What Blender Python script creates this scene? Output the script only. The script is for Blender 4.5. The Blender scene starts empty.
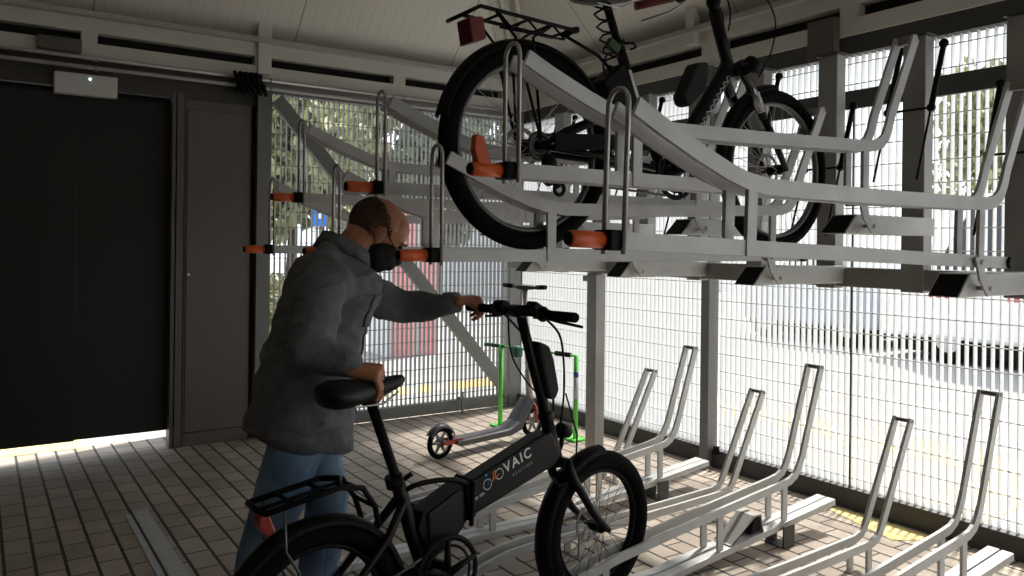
import bpy, bmesh, math, random
from mathutils import Vector as V, Matrix, Euler, Quaternion
random.seed(7)
PI = math.pi
scene = bpy.context.scene
COL = scene.collection

# ------------------------------------------------------------------ materials
MATS = {}
def mat(name, col, rough=0.6, metal=0.0, noise=0.0, nscale=8.0, bump=0.0, bscale=60.0, emit=None, spec=None, coat=0.0, trans=0.0):
    if name in MATS: return MATS[name]
    m = bpy.data.materials.new(name); m.use_nodes = True
    nt = m.node_tree; b = nt.nodes['Principled BSDF']
    b.inputs['Base Color'].default_value = (*col, 1); b.inputs['Roughness'].default_value = rough
    b.inputs['Metallic'].default_value = metal
    if spec is not None: b.inputs['Specular IOR Level'].default_value = spec
    if coat: b.inputs['Coat Weight'].default_value = coat
    if trans: b.inputs['Transmission Weight'].default_value = trans
    if emit:
        b.inputs['Emission Color'].default_value = (*emit[0], 1); b.inputs['Emission Strength'].default_value = emit[1]
    if noise or bump:
        tc = nt.nodes.new('ShaderNodeTexCoord')
    if noise:
        n = nt.nodes.new('ShaderNodeTexNoise'); n.inputs['Scale'].default_value = nscale; n.inputs['Detail'].default_value = 5
        nt.links.new(tc.outputs['Object'], n.inputs['Vector'])
        r = nt.nodes.new('ShaderNodeMapRange'); r.inputs[1].default_value = .25; r.inputs[2].default_value = .75
        r.inputs[3].default_value = 1 - noise; r.inputs[4].default_value = 1 + noise
        nt.links.new(n.outputs['Fac'], r.inputs[0])
        mx = nt.nodes.new('ShaderNodeVectorMath'); mx.operation = 'SCALE'
        mx.inputs[0].default_value = col; nt.links.new(r.outputs[0], mx.inputs['Scale'])
        nt.links.new(mx.outputs[0], b.inputs['Base Color'])
    if bump:
        n2 = nt.nodes.new('ShaderNodeTexNoise'); n2.inputs['Scale'].default_value = bscale; n2.inputs['Detail'].default_value = 4
        nt.links.new(tc.outputs['Object'], n2.inputs['Vector'])
        bp = nt.nodes.new('ShaderNodeBump'); bp.inputs['Strength'].default_value = bump; bp.inputs['Distance'].default_value = .01
        nt.links.new(n2.outputs['Fac'], bp.inputs['Height']); nt.links.new(bp.outputs['Normal'], b.inputs['Normal'])
    MATS[name] = m
    return m

STEEL = mat('galvanised_steel', (.52, .52, .51), .5, .25, .10, 9, .05, 90)
STEELD = mat('galvanised_steel_dull', (.36, .355, .34), .55, .3, .15, 6, .05, 80)
CHROME = mat('bright_steel_tube', (.5, .49, .47), .42, .7)
ANTH = mat('anthracite_powder_coat', (.055, .055, .052), .55, .1, .08, 5)
ANTHL = mat('grey_frame_paint', (.17, .17, .165), .5, .1, .06, 5)
WHITEP = mat('ceiling_white_paint', (.62, .60, .55), .55, 0, .05, 3)
DARKDOOR = mat('door_dark_brown', (.011, .010, .008), .6, 0, .1, 4)
CABM = mat('cabinet_brown_grey', (.115, .098, .084), .45, .1, .06, 3)
BLACK = mat('black_plastic', (.006, .006, .006), .5, spec=.12)
RUBBER = mat('black_rubber', (.004, .004, .004), .9, 0, .1, 30, spec=.12)
BLACKP = mat('black_frame_paint', (.004, .004, .005), .42, .0, spec=.25)
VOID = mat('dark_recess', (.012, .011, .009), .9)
ORANGE = mat('orange_grip_plastic', (.72, .12, .02), .45)
REDP = mat('red_reflector', (.16, .010, .008), .35, coat=.2)
DKRED = mat('dark_red_grip', (.16, .02, .015), .6)
GREEN = mat('bright_green_paint', (.13, .62, .09), .4)
GREEND = mat('dark_green_plastic', (.01, .09, .05), .5)
SKIN = mat('skin', (.47, .20, .105), .5, 0, .12, 14, .05, 120)
SHIRT = mat('grey_denim_shirt', (.135, .14, .15), .9, 0, .22, 14, 1.0, 26)
WHITE = mat('white_print', (.8, .8, .8), .5)
GREYS = mat('scooter_grey', (.07, .07, .078), .5, .2)
DKS = mat('dark_spoke', (.06, .055, .05), .4, .6)
ALU = mat('aluminium', (.5, .5, .5), .35, .8)
BLUE = mat('blue_paint', (.02, .16, .62), .5)

# ------------------------------------------------------------------ mesh builder
class MB:
    def __init__(s): s.v = []; s.f = []; s.smooth = []
    def add(s, vs, fs, sm=False):
        o = len(s.v); s.v += [tuple(p) for p in vs]
        for f in fs: s.f.append([i + o for i in f]); s.smooth.append(sm)
        return s
    def box(s, c, d, rot=None):
        x, y, z = [k / 2 for k in d]
        vs = [V((i, j, k)) for i in (-x, x) for j in (-y, y) for k in (-z, z)]
        if rot is not None: vs = [rot @ p for p in vs]
        vs = [p + V(c) for p in vs]
        return s.add(vs, [(0, 1, 3, 2), (4, 6, 7, 5), (0, 4, 5, 1), (2, 3, 7, 6), (0, 2, 6, 4), (1, 5, 7, 3)])
    def bb(s, a, b):
        return s.box([(p + q) / 2 for p, q in zip(a, b)], [abs(q - p) for p, q in zip(a, b)])
    def prism(s, poly, lo, hi, axis='y'):
        n = len(poly)
        if axis == 'y': f = lambda p, t: (p[0], t, p[1])
        elif axis == 'x': f = lambda p, t: (t, p[0], p[1])
        else: f = lambda p, t: (p[0], p[1], t)
        vs = [f(p, lo) for p in poly] + [f(p, hi) for p in poly]
        fs = [tuple(range(n)), tuple(range(2 * n - 1, n - 1, -1))] + [(i, (i + 1) % n, (i + 1) % n + n, i + n) for i in range(n)]
        return s.add(vs, fs)
    def tube(s, pts, r, n=10, closed=False, cap=True, sx=1.0):
        pts = [V(p) for p in pts]
        m = len(pts); rs = r if isinstance(r, (list, tuple)) else [r] * m
        vs = []; prev = None
        for i, p in enumerate(pts):
            if closed: t = (pts[(i + 1) % m] - pts[i - 1])
            else: t = pts[min(i + 1, m - 1)] - pts[max(i - 1, 0)]
            t.normalize()
            if prev is None:
                ref = V((0, 0, 1)) if abs(t.z) < .9 else V((0, 1, 0))
                u = t.cross(ref).normalized()
            else:
                u = (prev - t * prev.dot(t)).normalized()
            prev = u; w = t.cross(u)
            for k in range(n):
                a = 2 * PI * k / n
                vs.append(p + (u * math.cos(a) * sx + w * math.sin(a)) * rs[i])
        fs = []
        for i in range(m if closed else m - 1):
            j = (i + 1) % m
            for k in range(n):
                fs.append((i * n + k, i * n + (k + 1) % n, j * n + (k + 1) % n, j * n + k))
        s.add(vs, fs, True)
        if cap and not closed:
            o = len(s.v) - len(vs)
            s.f.append([o + k for k in range(n)][::-1]); s.smooth.append(False)
            s.f.append([o + (m - 1) * n + k for k in range(n)]); s.smooth.append(False)
        return s
    def sweep(s, pts, w, h, y=0):
        # flat bar: polyline in XZ, thickness w along Y, height h in plane
        n = len(pts); L = []; R = []
        for i, p in enumerate(pts):
            a = V(pts[max(i - 1, 0)]); b = V(pts[min(i + 1, n - 1)]); t = (b - a).normalized(); nn = V((-t.y, t.x)) * h / 2
            L.append(V(p) + nn); R.append(V(p) - nn)
        vs = []
        for a, b in zip(L, R):
            vs += [(a.x, y - w / 2, a.y), (a.x, y + w / 2, a.y), (b.x, y + w / 2, b.y), (b.x, y - w / 2, b.y)]
        fs = [(0, 1, 2, 3), tuple(4 * (n - 1) + k for k in (3, 2, 1, 0))]
        for i in range(n - 1):
            o = 4 * i
            for k in range(4): fs.append((o + k, o + 4 + k, o + 4 + (k + 1) % 4, o + (k + 1) % 4))
        return s.add(vs, fs)
    def ell(s, c, r, rot=None, nu=20, nv=12):
        vs = []; fs = []
        for j in range(nv + 1):
            th = PI * j / nv
            for i in range(nu):
                ph = 2 * PI * i / nu
                p = V((r[0] * math.sin(th) * math.cos(ph), r[1] * math.sin(th) * math.sin(ph), r[2] * math.cos(th)))
                if rot is not None: p = rot @ p
                vs.append(p + V(c))
        for j in range(nv):
            for i in range(nu):
                fs.append((j * nu + i, (j + 1) * nu + i, (j + 1) * nu + (i + 1) % nu, j * nu + (i + 1) % nu))
        return s.add(vs, fs, True)
    def cap(s, a, b, ra, rb, n=14):
        # rounded tapered limb
        a = V(a); b = V(b); d = (b - a); L = d.length; t = d / L if L > 1e-6 else V((0, 0, 1))
        pts = []; rs = []
        for k in range(4):
            q = PI / 2 * k / 4; pts.append(a - t * ra * math.cos(q)); rs.append(max(ra * math.sin(q), .0005))
        for k in range(5): pts.append(a.lerp(b, k / 4)); rs.append(ra + (rb - ra) * k / 4)
        for k in range(1, 5):
            q = PI / 2 * k / 4; pts.append(b + t * rb * math.sin(q)); rs.append(max(rb * math.cos(q), .0005))
        return s.tube(pts, rs, n)
    def loft(s, secs, n=24):
        # secs: (centre, ax (Vector), ay (Vector)) ellipse rings
        vs = []
        for c, ax, ay in secs:
            for k in range(n):
                a = 2 * PI * k / n
                vs.append(V(c) + V(ax) * math.cos(a) + V(ay) * math.sin(a))
        m = len(secs); fs = []
        for i in range(m - 1):
            for k in range(n): fs.append((i * n + k, i * n + (k + 1) % n, (i + 1) * n + (k + 1) % n, (i + 1) * n + k))
        fs.append(tuple(range(n))[::-1]); fs.append(tuple((m - 1) * n + k for k in range(n)))
        return s.add(vs, fs, True)
    def torus(s, c, R, r, axis='y', n=64, m=10, a0=0, a1=2 * PI, sy=1.0):
        c = V(c); closed = abs(a1 - a0 - 2 * PI) < 1e-6
        k = n if closed else n + 1
        vs = []
        for i in range(k):
            a = a0 + (a1 - a0) * i / n
            for j in range(m):
                b = 2 * PI * j / m
                rr = R + r * math.cos(b); h = r * sy * math.sin(b)
                if axis == 'y': vs.append(c + V((rr * math.cos(a), h, rr * math.sin(a))))
                elif axis == 'x': vs.append(c + V((h, rr * math.cos(a), rr * math.sin(a))))
                else: vs.append(c + V((rr * math.cos(a), rr * math.sin(a), h)))
        fs = []
        for i in range(n):
            i2 = (i + 1) % k
            for j in range(m): fs.append((i * m + j, i2 * m + j, i2 * m + (j + 1) % m, i * m + (j + 1) % m))
        if not closed:
            fs.append(tuple(range(m))); fs.append(tuple(n * m + j for j in range(m)))
        return s.add(vs, fs, True)
    def mesh(s, name):
        me = bpy.data.meshes.new(name); me.from_pydata(s.v, [], s.f); me.update()
        bm = bmesh.new(); bm.from_mesh(me); bmesh.ops.recalc_face_normals(bm, faces=bm.faces); bm.to_mesh(me); bm.free()
        for p, sm in zip(me.polygons, s.smooth): p.use_smooth = sm
        return me
    def build(s, name, m, parent=None, bevel=0):
        me = s.mesh(name); me.materials.append(m)
        o = bpy.data.objects.new(name, me); COL.objects.link(o)
        if parent is not None: o.parent = parent
        if bevel:
            b = o.modifiers.new('bevel', 'BEVEL'); b.width = bevel; b.segments = 2; b.limit_method = 'ANGLE'
        return o

def fuse(mb, name, m, parent, voxel, smooth=4, disp=None):
    me = mb.mesh('tmp'); o = bpy.data.objects.new('tmp', me); COL.objects.link(o)
    r = o.modifiers.new('r', 'REMESH'); r.mode = 'VOXEL'; r.voxel_size = voxel; r.use_smooth_shade = True
    sm = o.modifiers.new('s', 'SMOOTH'); sm.factor = .5; sm.iterations = smooth
    bpy.context.view_layer.update()
    dg = bpy.context.evaluated_depsgraph_get()
    nm = bpy.data.meshes.new_from_object(o.evaluated_get(dg)); nm.name = name
    bpy.data.objects.remove(o)
    if disp:
        nm.update()
        for v in nm.vertices: v.co += v.normal * disp(v.co)
    for p in nm.polygons: p.use_smooth = True
    nm.materials.clear(); nm.materials.append(m)
    q = bpy.data.objects.new(name, nm); COL.objects.link(q)
    if parent is not None: q.parent = parent
    return q

def tag(o, label=None, cat=None, group=None, kind=None):
    if label: o['label'] = label
    if cat: o['category'] = cat
    if group: o['group'] = group
    if kind: o['kind'] = kind
    return o
def thing(name, loc, label, cat, group=None, rz=0):
    o = bpy.data.objects.new(name, None); COL.objects.link(o); o.location = loc; o.rotation_euler = (0, 0, rz)
    o.empty_display_size = .05
    return tag(o, label, cat, group)
def dup(root, loc=None, label=None):
    r = root.copy(); COL.objects.link(r)
    if loc is not None: r.location = loc
    if label: r['label'] = label
    for ch in list(root.children):
        c = ch.copy(); COL.objects.link(c); c.parent = r
        for g in ch.children:
            d = g.copy(); COL.objects.link(d); d.parent = c
    return r
def struct(o): o['kind'] = 'structure'; return o
def sempty(name):
    o = bpy.data.objects.new(name, None); COL.objects.link(o); o['kind'] = 'structure'; return o
def txt(body, size, m, name, parent, mtx, extr=.0006, spacing=1.0):
    c = bpy.data.curves.new(name, 'FONT'); c.body = body; c.size = size; c.extrude = extr; c.align_x = 'CENTER'; c.align_y = 'CENTER'
    c.space_character = spacing; c.offset = size * .012
    o = bpy.data.objects.new('t', c); COL.objects.link(o); bpy.context.view_layer.update()
    me = bpy.data.meshes.new_from_object(o.evaluated_get(bpy.context.evaluated_depsgraph_get())); bpy.data.objects.remove(o)
    me.materials.clear(); me.materials.append(m)
    q = bpy.data.objects.new(name, me); COL.objects.link(q); q.parent = parent; q.matrix_local = mtx
    return q

# ------------------------------------------------------------------ camera
F = 793.0
cam = bpy.data.cameras.new('camera'); co = bpy.data.objects.new('camera', cam); COL.objects.link(co)
cam.sensor_width = 36; cam.lens = F / 1024 * 36; cam.clip_end = 300
yaw = math.atan(536 / F)
co.location = (0, 0, 1.42)
roll = 0.012
co.rotation_euler = (Matrix.Rotation(-yaw, 3, 'Z') @ Matrix.Rotation(PI / 2, 3, 'X') @ Matrix.Rotation(roll, 3, 'Z')).to_euler()
cam.shift_y = (245 - 288) / 1024
scene.camera = co

# ------------------------------------------------------------------ floor material
def floor_mat():
    m = bpy.data.materials.new('concrete_pavers'); m.use_nodes = True; nt = m.node_tree; N = nt.nodes; L = nt.links
    b = N['Principled BSDF']; b.inputs['Roughness'].default_value = .75
    g = N.new('ShaderNodeTexCoord')
    sep = N.new('ShaderNodeSeparateXYZ'); L.new(g.outputs['Object'], sep.inputs[0])
    cmb = N.new('ShaderNodeCombineXYZ'); L.new(sep.outputs['Y'], cmb.inputs['X']); L.new(sep.outputs['X'], cmb.inputs['Y'])
    br = N.new('ShaderNodeTexBrick'); L.new(cmb.outputs[0], br.inputs['Vector'])
    br.inputs['Scale'].default_value = 1; br.inputs['Brick Width'].default_value = .2; br.inputs['Row Height'].default_value = .1135
    br.inputs['Mortar Size'].default_value = .006; br.inputs['Mortar Smooth'].default_value = .3; br.offset = .5
    br.inputs['Color1'].default_value = (.42, .355, .295, 1); br.inputs['Color2'].default_value = (.32, .265, .215, 1)
    br.inputs['Mortar'].default_value = (.05, .042, .035, 1)
    # wide joints along Y
    md = N.new('ShaderNodeMath'); md.operation = 'DIVIDE'; L.new(sep.outputs['X'], md.inputs[0]); md.inputs[1].default_value = .1135
    fr = N.new('ShaderNodeMath'); fr.operation = 'FRACT'; L.new(md.outputs[0], fr.inputs[0])
    sb = N.new('ShaderNodeMath'); sb.operation = 'SUBTRACT'; L.new(fr.outputs[0], sb.inputs[0]); sb.inputs[1].default_value = .5
    ab = N.new('ShaderNodeMath'); ab.operation = 'ABSOLUTE'; L.new(sb.outputs[0], ab.inputs[0])
    jr = N.new('ShaderNodeMapRange'); L.new(ab.outputs[0], jr.inputs[0]); jr.inputs[1].default_value = .425; jr.inputs[2].default_value = .452
    nz = N.new('ShaderNodeTexNoise'); nz.inputs['Scale'].default_value = 3; nz.inputs['Detail'].default_value = 6; L.new(g.outputs['Object'], nz.inputs['Vector'])
    nr = N.new('ShaderNodeMapRange'); L.new(nz.outputs['Fac'], nr.inputs[0]); nr.inputs[1].default_value = .3; nr.inputs[2].default_value = .7; nr.inputs[3].default_value = .78; nr.inputs[4].default_value = 1.15
    sc = N.new('ShaderNodeVectorMath'); sc.operation = 'SCALE'; L.new(br.outputs['Color'], sc.inputs[0]); L.new(nr.outputs[0], sc.inputs['Scale'])
    mx = N.new('ShaderNodeMix'); mx.data_type = 'RGBA'; L.new(jr.outputs[0], mx.inputs['Factor']); L.new(sc.outputs[0], mx.inputs['A']); mx.inputs['B'].default_value = (.035, .028, .022, 1)
    L.new(mx.outputs['Result'], b.inputs['Base Color'])
    iv = N.new('ShaderNodeMath'); iv.operation = 'SUBTRACT'; iv.inputs[0].default_value = 1; L.new(jr.outputs[0], iv.inputs[1])
    bp = N.new('ShaderNodeBump'); bp.inputs['Strength'].default_value = .6; bp.inputs['Distance'].default_value = .006; L.new(iv.outputs[0], bp.inputs['Height']); L.new(bp.outputs[0], b.inputs['Normal'])
    return m
PAVE = floor_mat()
struct(MB().bb((-5, -4, -.1), (4.06, 6.15, 0)).build('floor', PAVE))
GROUND = mat('sunlit_asphalt', (.29, .29, .295), .9, 0, .06, 1.5)
struct(MB().bb((-30, -15, -.25), (60, 60, -.03)).build('ground', GROUND))
LPAVE = mat('pale_paving', (.36, .355, .35), .85, 0, .1, 4)
YEL = mat('yellow_tactile_paving', (.72, .58, .24), .8, 0, .08, 10)
struct(MB().bb((-6, 6.15, -.1), (7.2, 7.6, -.004)).bb((4.06, -4, -.1), (7.2, 6.15, -.004)).build('pavement', LPAVE))
struct(MB().bb((-5, 6.12, -.01), (.62, 6.7, .002)).bb((.62, 6.75, -.01), (5.9, 7.1, .0)).bb((5.35, -3, -.01), (5.9, 6.75, .0)).bb((4.12, 2.05, -.01), (5.35, 2.45, .002)).build('yellow_path', YEL))
struct(MB().prism([(3.72, 2.16), (3.93, 2.03), (3.93, 2.6), (3.86, 2.6)], .0, .003, 'z').build('path_marking', YEL))
PALEP = mat('worn_grey_paint', (.44, .45, .46), .75, 0, .15, 25)
struct(MB().bb((.650, 1.5, 0), (.678, 4.50, .0025)).bb((.692, 1.5, 0), (.765, 4.55, .0025)).build('floor_marking', PALEP))

# ------------------------------------------------------------------ walls
def slats(y_or_x, axis, lo, hi, z0, z1, pitch=.0402, hp=.114):
    mb = MB(); k = lo
    while k < hi:
        if axis == 'x': mb.bb((k, y_or_x - .001, z0), (k + .003, y_or_x + .037, z1))
        else: mb.bb((y_or_x - .001, k, z0), (y_or_x + .037, k + .003, z1))
        k += pitch
    z = z0 + .05
    while z < z1:
        if axis == 'x': mb.bb((lo, y_or_x - .003, z), (hi, y_or_x + .003, z + .005))
        else: mb.bb((y_or_x - .003, lo, z), (y_or_x + .003, hi, z + .005))
        z += hp
    return mb
SLAT = mat('lit_slat', (.84, .85, .86), .6, .0)  # brightness of the lit right-wall slats is put into the colour
wb = sempty('wall_back')
MB().bb((1.67, 5.75, 0), (1.77, 5.85, 2.6)).build('post', ANTHL, wb)
MB().bb((3.88, 5.76, 0), (4.07, 5.9, 2.6)).build('corner_post', ANTHL, wb)
MB().bb((1.77, 5.77, .02), (3.88, 5.84, .11)).build('bottom_rail', ANTHL, wb)
MB().bb((1.77, 5.77, 2.50), (3.88, 5.84, 2.6)).build('top_rail', ANTHL, wb)
slats(5.80, 'x', 1.78, 3.87, .11, 2.5).build('mesh_infill', mat('shaded_slat', (.2, .2, .195), .55, .1), wb)  # same slats seen on their shaded side, shade put into a darker colour
a = V((1.80, 0, 2.46)); b_ = V((3.86, 0, .13)); dd = (b_ - a).normalized(); nn = V((-dd.z, 0, dd.x)) * .05
MB().prism([((a + nn).x, (a + nn).z), ((b_ + nn).x, (b_ + nn).z), ((b_ - nn).x, (b_ - nn).z), ((a - nn).x, (a - nn).z)], 5.72, 5.765).build('diagonal_brace', ANTHL, wb)
MB().bb((3.37, 5.70, 0), (3.385, 5.715, .19)).bb((3.36, 5.70, .12), (3.395, 5.765, .14)).build('drop_bolt', ANTHL, wb)
wr = sempty('wall_right')
MB().bb((3.97, -2.6, 0), (4.03, 5.76, .11)).build('bottom_rail', ANTH, wr)
MB().bb((3.97, -2.6, 2.49), (4.05, 5.76, 2.6)).build('top_rail', ANTH, wr)
MB().bb((3.975, -2.6, 2.19), (4.0, 3.53, 2.29)).bb((3.975, 3.60, 2.19), (4.0, 5.76, 2.29)).build('transom', ANTH, wr)
for (p0, p1) in ((3.53, 3.60), (-1.0, -.93)):
    MB().bb((3.93, p0, 0), (4.02, p1, 2.6)).build('post', ANTHL, wr)
MB().bb((3.995, 2.565, .1), (4.005, 2.573, 2.2)).build('panel_joint', ANTH, wr)
MB().bb((3.95, 3.47, .09), (3.975, 3.50, .14)).build('fixing_clip', BLACK, wr)
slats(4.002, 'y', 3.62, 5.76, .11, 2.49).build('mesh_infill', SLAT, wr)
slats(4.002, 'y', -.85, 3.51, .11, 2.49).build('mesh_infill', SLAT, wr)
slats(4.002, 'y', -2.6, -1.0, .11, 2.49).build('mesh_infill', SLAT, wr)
struct(MB().bb((-3.1, -2.6, 0), (-3.0, 5.86, 2.9)).build('wall_left', CABM))
wf = sempty('wall_front')
MB().bb((-3.1, -2.68, 0), (1.9, -2.62, 2.55)).build('light_block_panel', CABM, wf)  # unseen panel, its width shaped to keep light off the left side
for x_ in (-3.05, 1.9, 3.98): MB().bb((x_ - .06, -2.7, 0), (x_ + .06, -2.6, 2.6)).build('post', ANTH, wf)
MB().bb((-3.1, -2.68, 2.49), (4.05, -2.62, 2.6)).build('top_rail', ANTH, wf)
MB().bb((-3.1, -2.7, 2.6), (4.05, -2.6, 2.9)).build('front_fascia', WHITEP, wf)
# left part of the back wall: sliding door, jamb, header
d1 = sempty('door_1')
MB().bb((-1.2, 5.85, .11), (.54, 5.89, 2.39)).build('door_leaf', DARKDOOR, d1, .004)
MB().bb((.53, 5.885, .11), (1.14, 5.92, 2.39)).build('door_leaf', DARKDOOR, d1, .004)
MB().bb((-1.2, 5.82, 2.375), (1.10, 5.85, 2.395)).build('seal', BLACK, d1)
tm = sempty('trim_1')
MB().bb((1.63, 5.84, 0), (1.69, 5.9, 2.5)).build('dark_gap_plate', DARKDOOR, tm)  # dark plate added so no daylight shows between cabinet and post
MB().bb((1.105, 5.79, .0), (1.128, 5.9, 2.44)).bb((1.135, 5.78, .0), (1.155, 5.9, 2.44)).bb((1.158, 5.79, .0), (1.18, 5.9, 2.44)).build('door_jamb', CABM, tm)
MB().bb((-3.0, 5.80, 2.40), (1.70, 5.9, 2.6)).build('header_panel', mat('header_brown', (.05, .043, .036), .5), tm)
MB().bb((-3.0, 5.82, 0), (-1.2, 5.9, 2.4)).build('side_panel', DARKDOOR, tm)
# fascia with dark slots (recessed)
def fascia_back():
    mb = MB(); y0, y1 = 5.72, 5.82
    mb.bb((-3.1, y0, 2.59), (4.0, y1, 2.68)); mb.bb((-3.1, y0, 2.748), (4.0, y1, 2.86))
    for x0, x1 in ((-3.1, -1.0), (.542, .634), (1.637, 1.745), (2.72, 2.822), (3.75, 4.0)): mb.bb((x0, y0, 2.68), (x1, y1, 2.748))
    return mb
def fascia_right():
    mb = MB(); x0, x1 = 3.95, 4.05
    mb.bb((x0, -2.6, 2.59), (x1, 5.72, 2.68)); mb.bb((x0, -2.6, 2.755), (x1, 5.72, 2.86))
    for a0, a1 in ((-2.6, -.5), (.6, .7), (1.6, 1.7), (2.53, 2.63), (3.47, 3.64), (4.42, 4.52), (5.3, 5.72)): mb.bb((x0, a0, 2.68), (x1, a1, 2.755))
    return mb
struct(fascia_back().build('trim_2', WHITEP)); struct(fascia_right().build('trim_3', WHITEP))
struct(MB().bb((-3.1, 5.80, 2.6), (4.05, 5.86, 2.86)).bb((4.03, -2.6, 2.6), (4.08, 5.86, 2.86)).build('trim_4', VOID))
# fascia columns / brackets
struct(MB().bb((.30, 5.66, 2.60), (.54, 5.72, 2.68)).build('trim_5', CABM))
struct(MB().bb((3.90, 2.63, 2.47), (3.95, 2.80, 2.70)).build('trim_6', CABM))
# roof slopes
def ceil_mat(axis, name):
    m = bpy.data.materials.new(name); m.use_nodes = True; nt = m.node_tree; N = nt.nodes; L = nt.links
    b = N['Principled BSDF']; b.inputs['Roughness'].default_value = .5
    g = N.new('ShaderNodeTexCoord'); sep = N.new('ShaderNodeSeparateXYZ'); L.new(g.outputs['Object'], sep.inputs[0])
    def fr(per, off, a, c):
        d = N.new('ShaderNodeMath'); d.operation = 'MULTIPLY_ADD'; L.new(sep.outputs[axis], d.inputs[0]); d.inputs[1].default_value = 1 / per; d.inputs[2].default_value = off
        f = N.new('ShaderNodeMath'); f.operation = 'FRACT'; L.new(d.outputs[0], f.inputs[0])
        s = N.new('ShaderNodeMath'); s.operation = 'SUBTRACT'; L.new(f.outputs[0], s.inputs[0]); s.inputs[1].default_value = .5
        q = N.new('ShaderNodeMath'); q.operation = 'ABSOLUTE'; L.new(s.outputs[0], q.inputs[0])
        r = N.new('ShaderNodeMapRange'); L.new(q.outputs[0], r.inputs[0]); r.inputs[1].default_value = a; r.inputs[2].default_value = c
        return r
    rib = fr(.085, 0, .38, .5); joint = fr(1.326, .537 if axis == 'X' else .45, .4965, .499)
    m1 = N.new('ShaderNodeMix'); m1.data_type = 'RGBA'; L.new(rib.outputs[0], m1.inputs['Factor']); m1.inputs['A'].default_value = (.64, .62, .57, 1); m1.inputs['B'].default_value = (.60, .58, .53, 1)
    m2 = N.new('ShaderNodeMix'); m2.data_type = 'RGBA'; L.new(joint.outputs[0], m2.inputs['Factor']); L.new(m1.outputs['Result'], m2.inputs['A']); m2.inputs['B'].default_value = (.1, .1, .09, 1)
    L.new(m2.outputs['Result'], b.inputs['Base Color'])
    bp = N.new('ShaderNodeBump'); bp.inputs['Strength'].default_value = .25; bp.inputs['Distance'].default_value = .003; L.new(rib.outputs[0], bp.inputs['Height']); L.new(bp.outputs[0], b.inputs['Normal'])
    return m
CX_, CY_ = ceil_mat('X', 'ceiling_ribbed_x'), ceil_mat('Y', 'ceiling_ribbed_y')
rise = 1.0; k = 1.8; zt = 2.86 + k * rise
ce = sempty('ceiling')
def slab(poly, m, name):
    mb = MB(); n = len(poly); up = [(x, y, z + .12) for x, y, z in poly]
    mb.add(list(poly) + up, [tuple(range(n))[::-1], tuple(range(n, 2 * n))] + [(i, (i + 1) % n, (i + 1) % n + n, i + n) for i in range(n)])
    return mb.build(name, m, ce)
E0, E1, E2, E3 = (-3.1, 5.82, 2.86), (4.05, 5.82, 2.86), (4.05, -2.7, 2.86), (-3.1, -2.7, 2.86)
T0, T1, T2, T3 = (-3.1 + k, 5.82 - k, zt), (4.05 - k, 5.82 - k, zt), (4.05 - k, -2.7 + k, zt), (-3.1 + k, -2.7 + k, zt)
slab([E0, T0, T1, E1], CX_, 'back_slope'); slab([E1, T1, T2, E2], CY_, 'right_slope')
slab([E2, T2, T3, E3], CX_, 'front_slope'); slab([E3, T3, T0, E0], CY_, 'left_slope'); slab([T0, T3, T2, T1], CX_, 'flat_top')
# gutter trim lines under the slope, hip strips, rafters
MB().bb((-3.0, 5.66, 2.84), (3.95, 5.73, 2.872)).bb((3.89, -2.6, 2.84), (3.96, 5.66, 2.872)).build('edge_profile', mat('edge_profile_grey', (.40, .39, .37), .5), ce)
mb = MB()
for o_ in (-.10, -.03, .05): mb.tube([(4.0 + o_ - .08, 5.77 - o_ - .08, 2.88), (4.0 - 1.7 + o_, 5.77 - 1.7 - o_, 2.88 + 1.64)], .02, 4)
mb.build('hip_flashing', WHITEP, ce)
MB().bb((1.65, 5.69, 2.62), (1.745, 5.73, 3.7)).build('hanger_post', WHITEP, ce, .004)
MB().bb((3.895, 3.66, 2.76), (3.95, 3.735, 3.6)).build('hanger_post', WHITEP, ce, .004)

# ------------------------------------------------------------------ left: cabinet, light box, conduits
cb = thing('metal_cabinet', (1.4, 6.0, 0), 'tall brown-grey metal cabinet with a small lock, beside the dark sliding door', 'cabinet')
MB().bb((-.215, -.21, .0), (.235, .2, 2.40)).build('body', CABM, cb, .004)
MB().bb((-.20, -.222, .10), (.215, -.21, 2.33)).build('door', CABM, cb, .003)
MB().bb((-.205, -.2115, .092), (.22, -.2105, .098)).build('door_gap', BLACK, cb)
lk = MB().tube([(-.185, -.222, 1.19), (-.185, -.232, 1.19)], .010, 14).build('lock', ALU, cb)
lb = thing('emergency_light_box', (.585, 5.80, 2.42), 'white rectangular light box above the dark sliding door', 'light')
MB().bb((-.19, -.07, -.075), (.17, 0, .06)).build('housing', mat('light_box_white', (.62, .62, .6), .4), lb, .006)
MB().ell((.01, -.073, .03), (.006, .004, .006)).build('indicator', mat('green_white_led', (.7, 1, .9), .4, emit=((.7, 1, .9), 4)), lb)
cond = []
for i, (z, lab) in enumerate(((2.575, 'upper of the two steel conduit pipes running under the white beam'), (2.515, 'lower of the two steel conduit pipes running under the white beam'))):
    t = thing('conduit_pipe', (.0, 5.68, z), lab, 'pipe', 'conduit pipes under the beam')
    MB().tube([(-2.9, 0, 0), (3.85, 0, 0)], .013, 12).build('pipe', CHROME if i == 0 else STEELD, t)
    for x in (.63, 1.43, 1.74, 2.8): MB().torus((x, 0, 0), .016, .004, 'x', 20, 6).box((x, .03, 0), (.016, .06, .02)).build('clamp', ALU, t)
cbn = MB()
for i in range(5):
    x0 = 1.47 + i * .035
    cbn.tube([(x0, 5.63 - .01 * i, 2.60), (x0 + .02, 5.60, 2.52), (x0 + .05, 5.58, 2.46 + .015 * i), (x0 + .07, 5.60, 2.45), (x0 + .05, 5.64, 2.55)], .012, 8)
cbn.bb((1.50, 5.62, 2.47), (1.66, 5.72, 2.60))
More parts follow.
